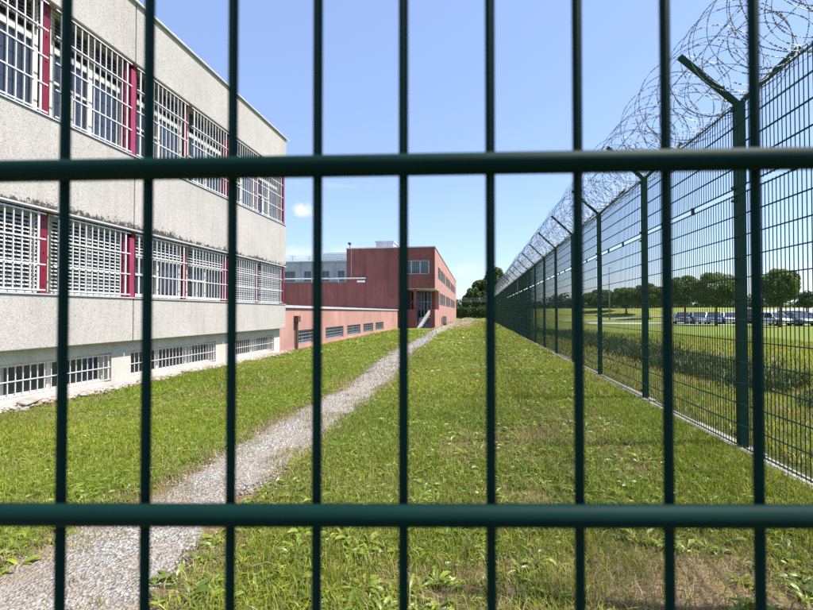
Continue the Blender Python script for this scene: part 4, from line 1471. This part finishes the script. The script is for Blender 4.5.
def car(loc, rz_, colour, kind, label):
    t = empty('parked_car', loc, rz_, label, 'car', 'cars parked beyond the fence')
    prof = [(-0.90, 0.0), (0.90, 0.0), (1.0, 0.25), (1.0, 0.62), (0.93, 0.92), (0.80, 1.0), (-0.80, 1.0), (-0.93, 0.92), (-1.0, 0.62), (-1.0, 0.25)]
    L = {'hatch': 3.95, 'sedan': 4.5, 'wagon': 4.6, 'van': 4.7}[kind]
    hx = L / 2
    H = {'hatch': 1.46, 'sedan': 1.43, 'wagon': 1.47, 'van': 1.85}[kind]
    bh = 0.90 if kind != 'van' else 1.02
    st = [(-hx, 0.38, 0.72, 0.72), (-hx + 0.10, 0.26, bh * 0.95, 0.82), (-hx + 0.5, 0.2, bh, 0.87), (-hx * 0.3, 0.18, bh, 0.89), (hx * 0.35, 0.18, bh * 0.985, 0.89),
          (hx * 0.62, 0.2, bh * 0.93, 0.88), (hx - 0.35, 0.22, bh * 0.84, 0.85), (hx - 0.08, 0.28, bh * 0.70, 0.76), (hx, 0.36, bh * 0.58, 0.68)]
    body = loft(st, prof).build('body', PAINT[colour], t, smooth=True)
    b2 = body.modifiers.new('bevel', 'BEVEL'); b2.width = 0.03; b2.segments = 2; b2.limit_method = 'ANGLE'
    # cabin
    rear = {'hatch': -hx + 0.12, 'sedan': -hx + 0.75, 'wagon': -hx + 0.12, 'van': -hx + 0.06}[kind]
    rr = {'hatch': 0.42, 'sedan': 0.75, 'wagon': 0.40, 'van': 0.18}[kind]
    fx = hx * 0.50 if kind != 'van' else hx * 0.66
    gp = [(-1, 0), (1, 0), (0.80, 0.93), (0.70, 1.0), (-0.70, 1.0), (-0.80, 0.93)]
    zb = bh - 0.03
    cab = loft([(rear, zb, zb + 0.02, 0.80), (rear + rr, zb, H - 0.05, 0.80), (rear + rr + 0.5, zb, H, 0.82), (fx - 0.95, zb, H, 0.82), (fx - 0.6, zb, H - 0.05, 0.82), (fx + 0.12, zb, zb + 0.02, 0.80)], gp)
    cab.build('windows', M['glass'], t)
    roof = MB()
    for xa, xb in ((rear + rr + 0.02, fx - 0.62),):
        n = 8
        for i in range(n):
            u0, u1 = xa + (xb - xa) * i / n, xa + (xb - xa) * (i + 1) / n
            roof.box(u0, u1 + 0.0, -0.60, 0.60, H - 0.045 if i in (0, n - 1) else H - 0.03, H + 0.015 - (0.02 if i in (0, n - 1) else 0))
    roof.build('roof', PAINT[colour], t)
    pl = MB()
    for s in (-1, 1):
        for (x0, zz0, x1, zz1) in ((fx + 0.10, zb, fx - 0.6, H - 0.03), (rear + 0.02, zb, rear + rr, H - 0.03), (fx - 1.35, zb, fx - 1.3, H - 0.03)):
            pl.tube([(x0, s * 0.81, zz0), (x1, s * 0.64, zz1)], 0.04, 6)
        pl.tube([(rear + rr, s * 0.63, H - 0.03), (fx - 0.6, s * 0.63, H - 0.03)], 0.04, 6)
    pl.build('pillar', PAINT[colour], t)
    for s in (-1, 1):
        MB().box(hx - 0.19, hx - 0.025, s * 0.46, s * 0.76, bh * 0.58, bh * 0.74).build('headlight', M['lampglass'], t, bevel=0.02)
        MB().box(-hx - 0.015, -hx + 0.12, s * 0.58, s * 0.80, 0.66, 0.84).build('tail_light', M['redglass'], t, bevel=0.02)
        MB().box(fx - 0.1, fx + 0.06, s * 0.86, s * 1.02, bh + 0.02, bh + 0.16).build('mirror', PAINT[colour], t, bevel=0.03)
    MB().box(hx - 0.10, hx + 0.015, -0.42, 0.42, bh * 0.42, bh * 0.55).build('radiator_grille', M['plastic'], t)
    MB().box(hx - 0.02, hx + 0.03, -0.26, 0.26, 0.36, 0.47).build('number_plate', M['tarp'], t)
    for x in (-hx + 0.72, hx - 0.80):
        for s in (-1, 1):
            wv = MB().tube([(x, s * 0.72, 0.31), (x, s * 0.905, 0.31)], 0.31, 20)
            w_ = wv.build('wheel', M['tyre'], t)
            MB().tube([(x, s * 0.90, 0.31), (x, s * 0.915, 0.31)], 0.19, 12).build('rim', M['rim'], w_)
    return t


cars = [(682, 58, 'silver', 'hatch', 90, 'silver hatchback, leftmost of the parked cars'),
        (697, 57, 'grey', 'wagon', 80, 'grey estate car parked next to the leftmost silver hatchback'),
        (713, 56, 'blue', 'hatch', 95, 'blue hatchback parked between the grey estate and the green fence post'),
        (729, 56, 'silver', 'sedan', 85, 'silver saloon just left of the near fence post'),
        (750, 58, 'dark', 'van', 92, 'tall dark van just right of the near fence post'),
        (773, 51, 'white', 'hatch', 55, 'white hatchback under the rightmost clipped tree'),
        (796, 50, 'grey', 'hatch', 60, 'grey hatchback parked right of the white one'),
        (820, 49, 'white', 'sedan', 60, 'white saloon cut off by the right edge of the picture'),
        (797, 57, 'dark', 'wagon', 20, 'long dark estate car behind the grey hatchback')]
for px, d, colr, kind, face, lab in cars:
    p = W(px, d)
    car((p[0], p[1], gz(p) + 0.035), -R(90) + YAW + R(90 - face) - math.atan((px - 406.5) / 450) * 0.8, colr, kind, lab)
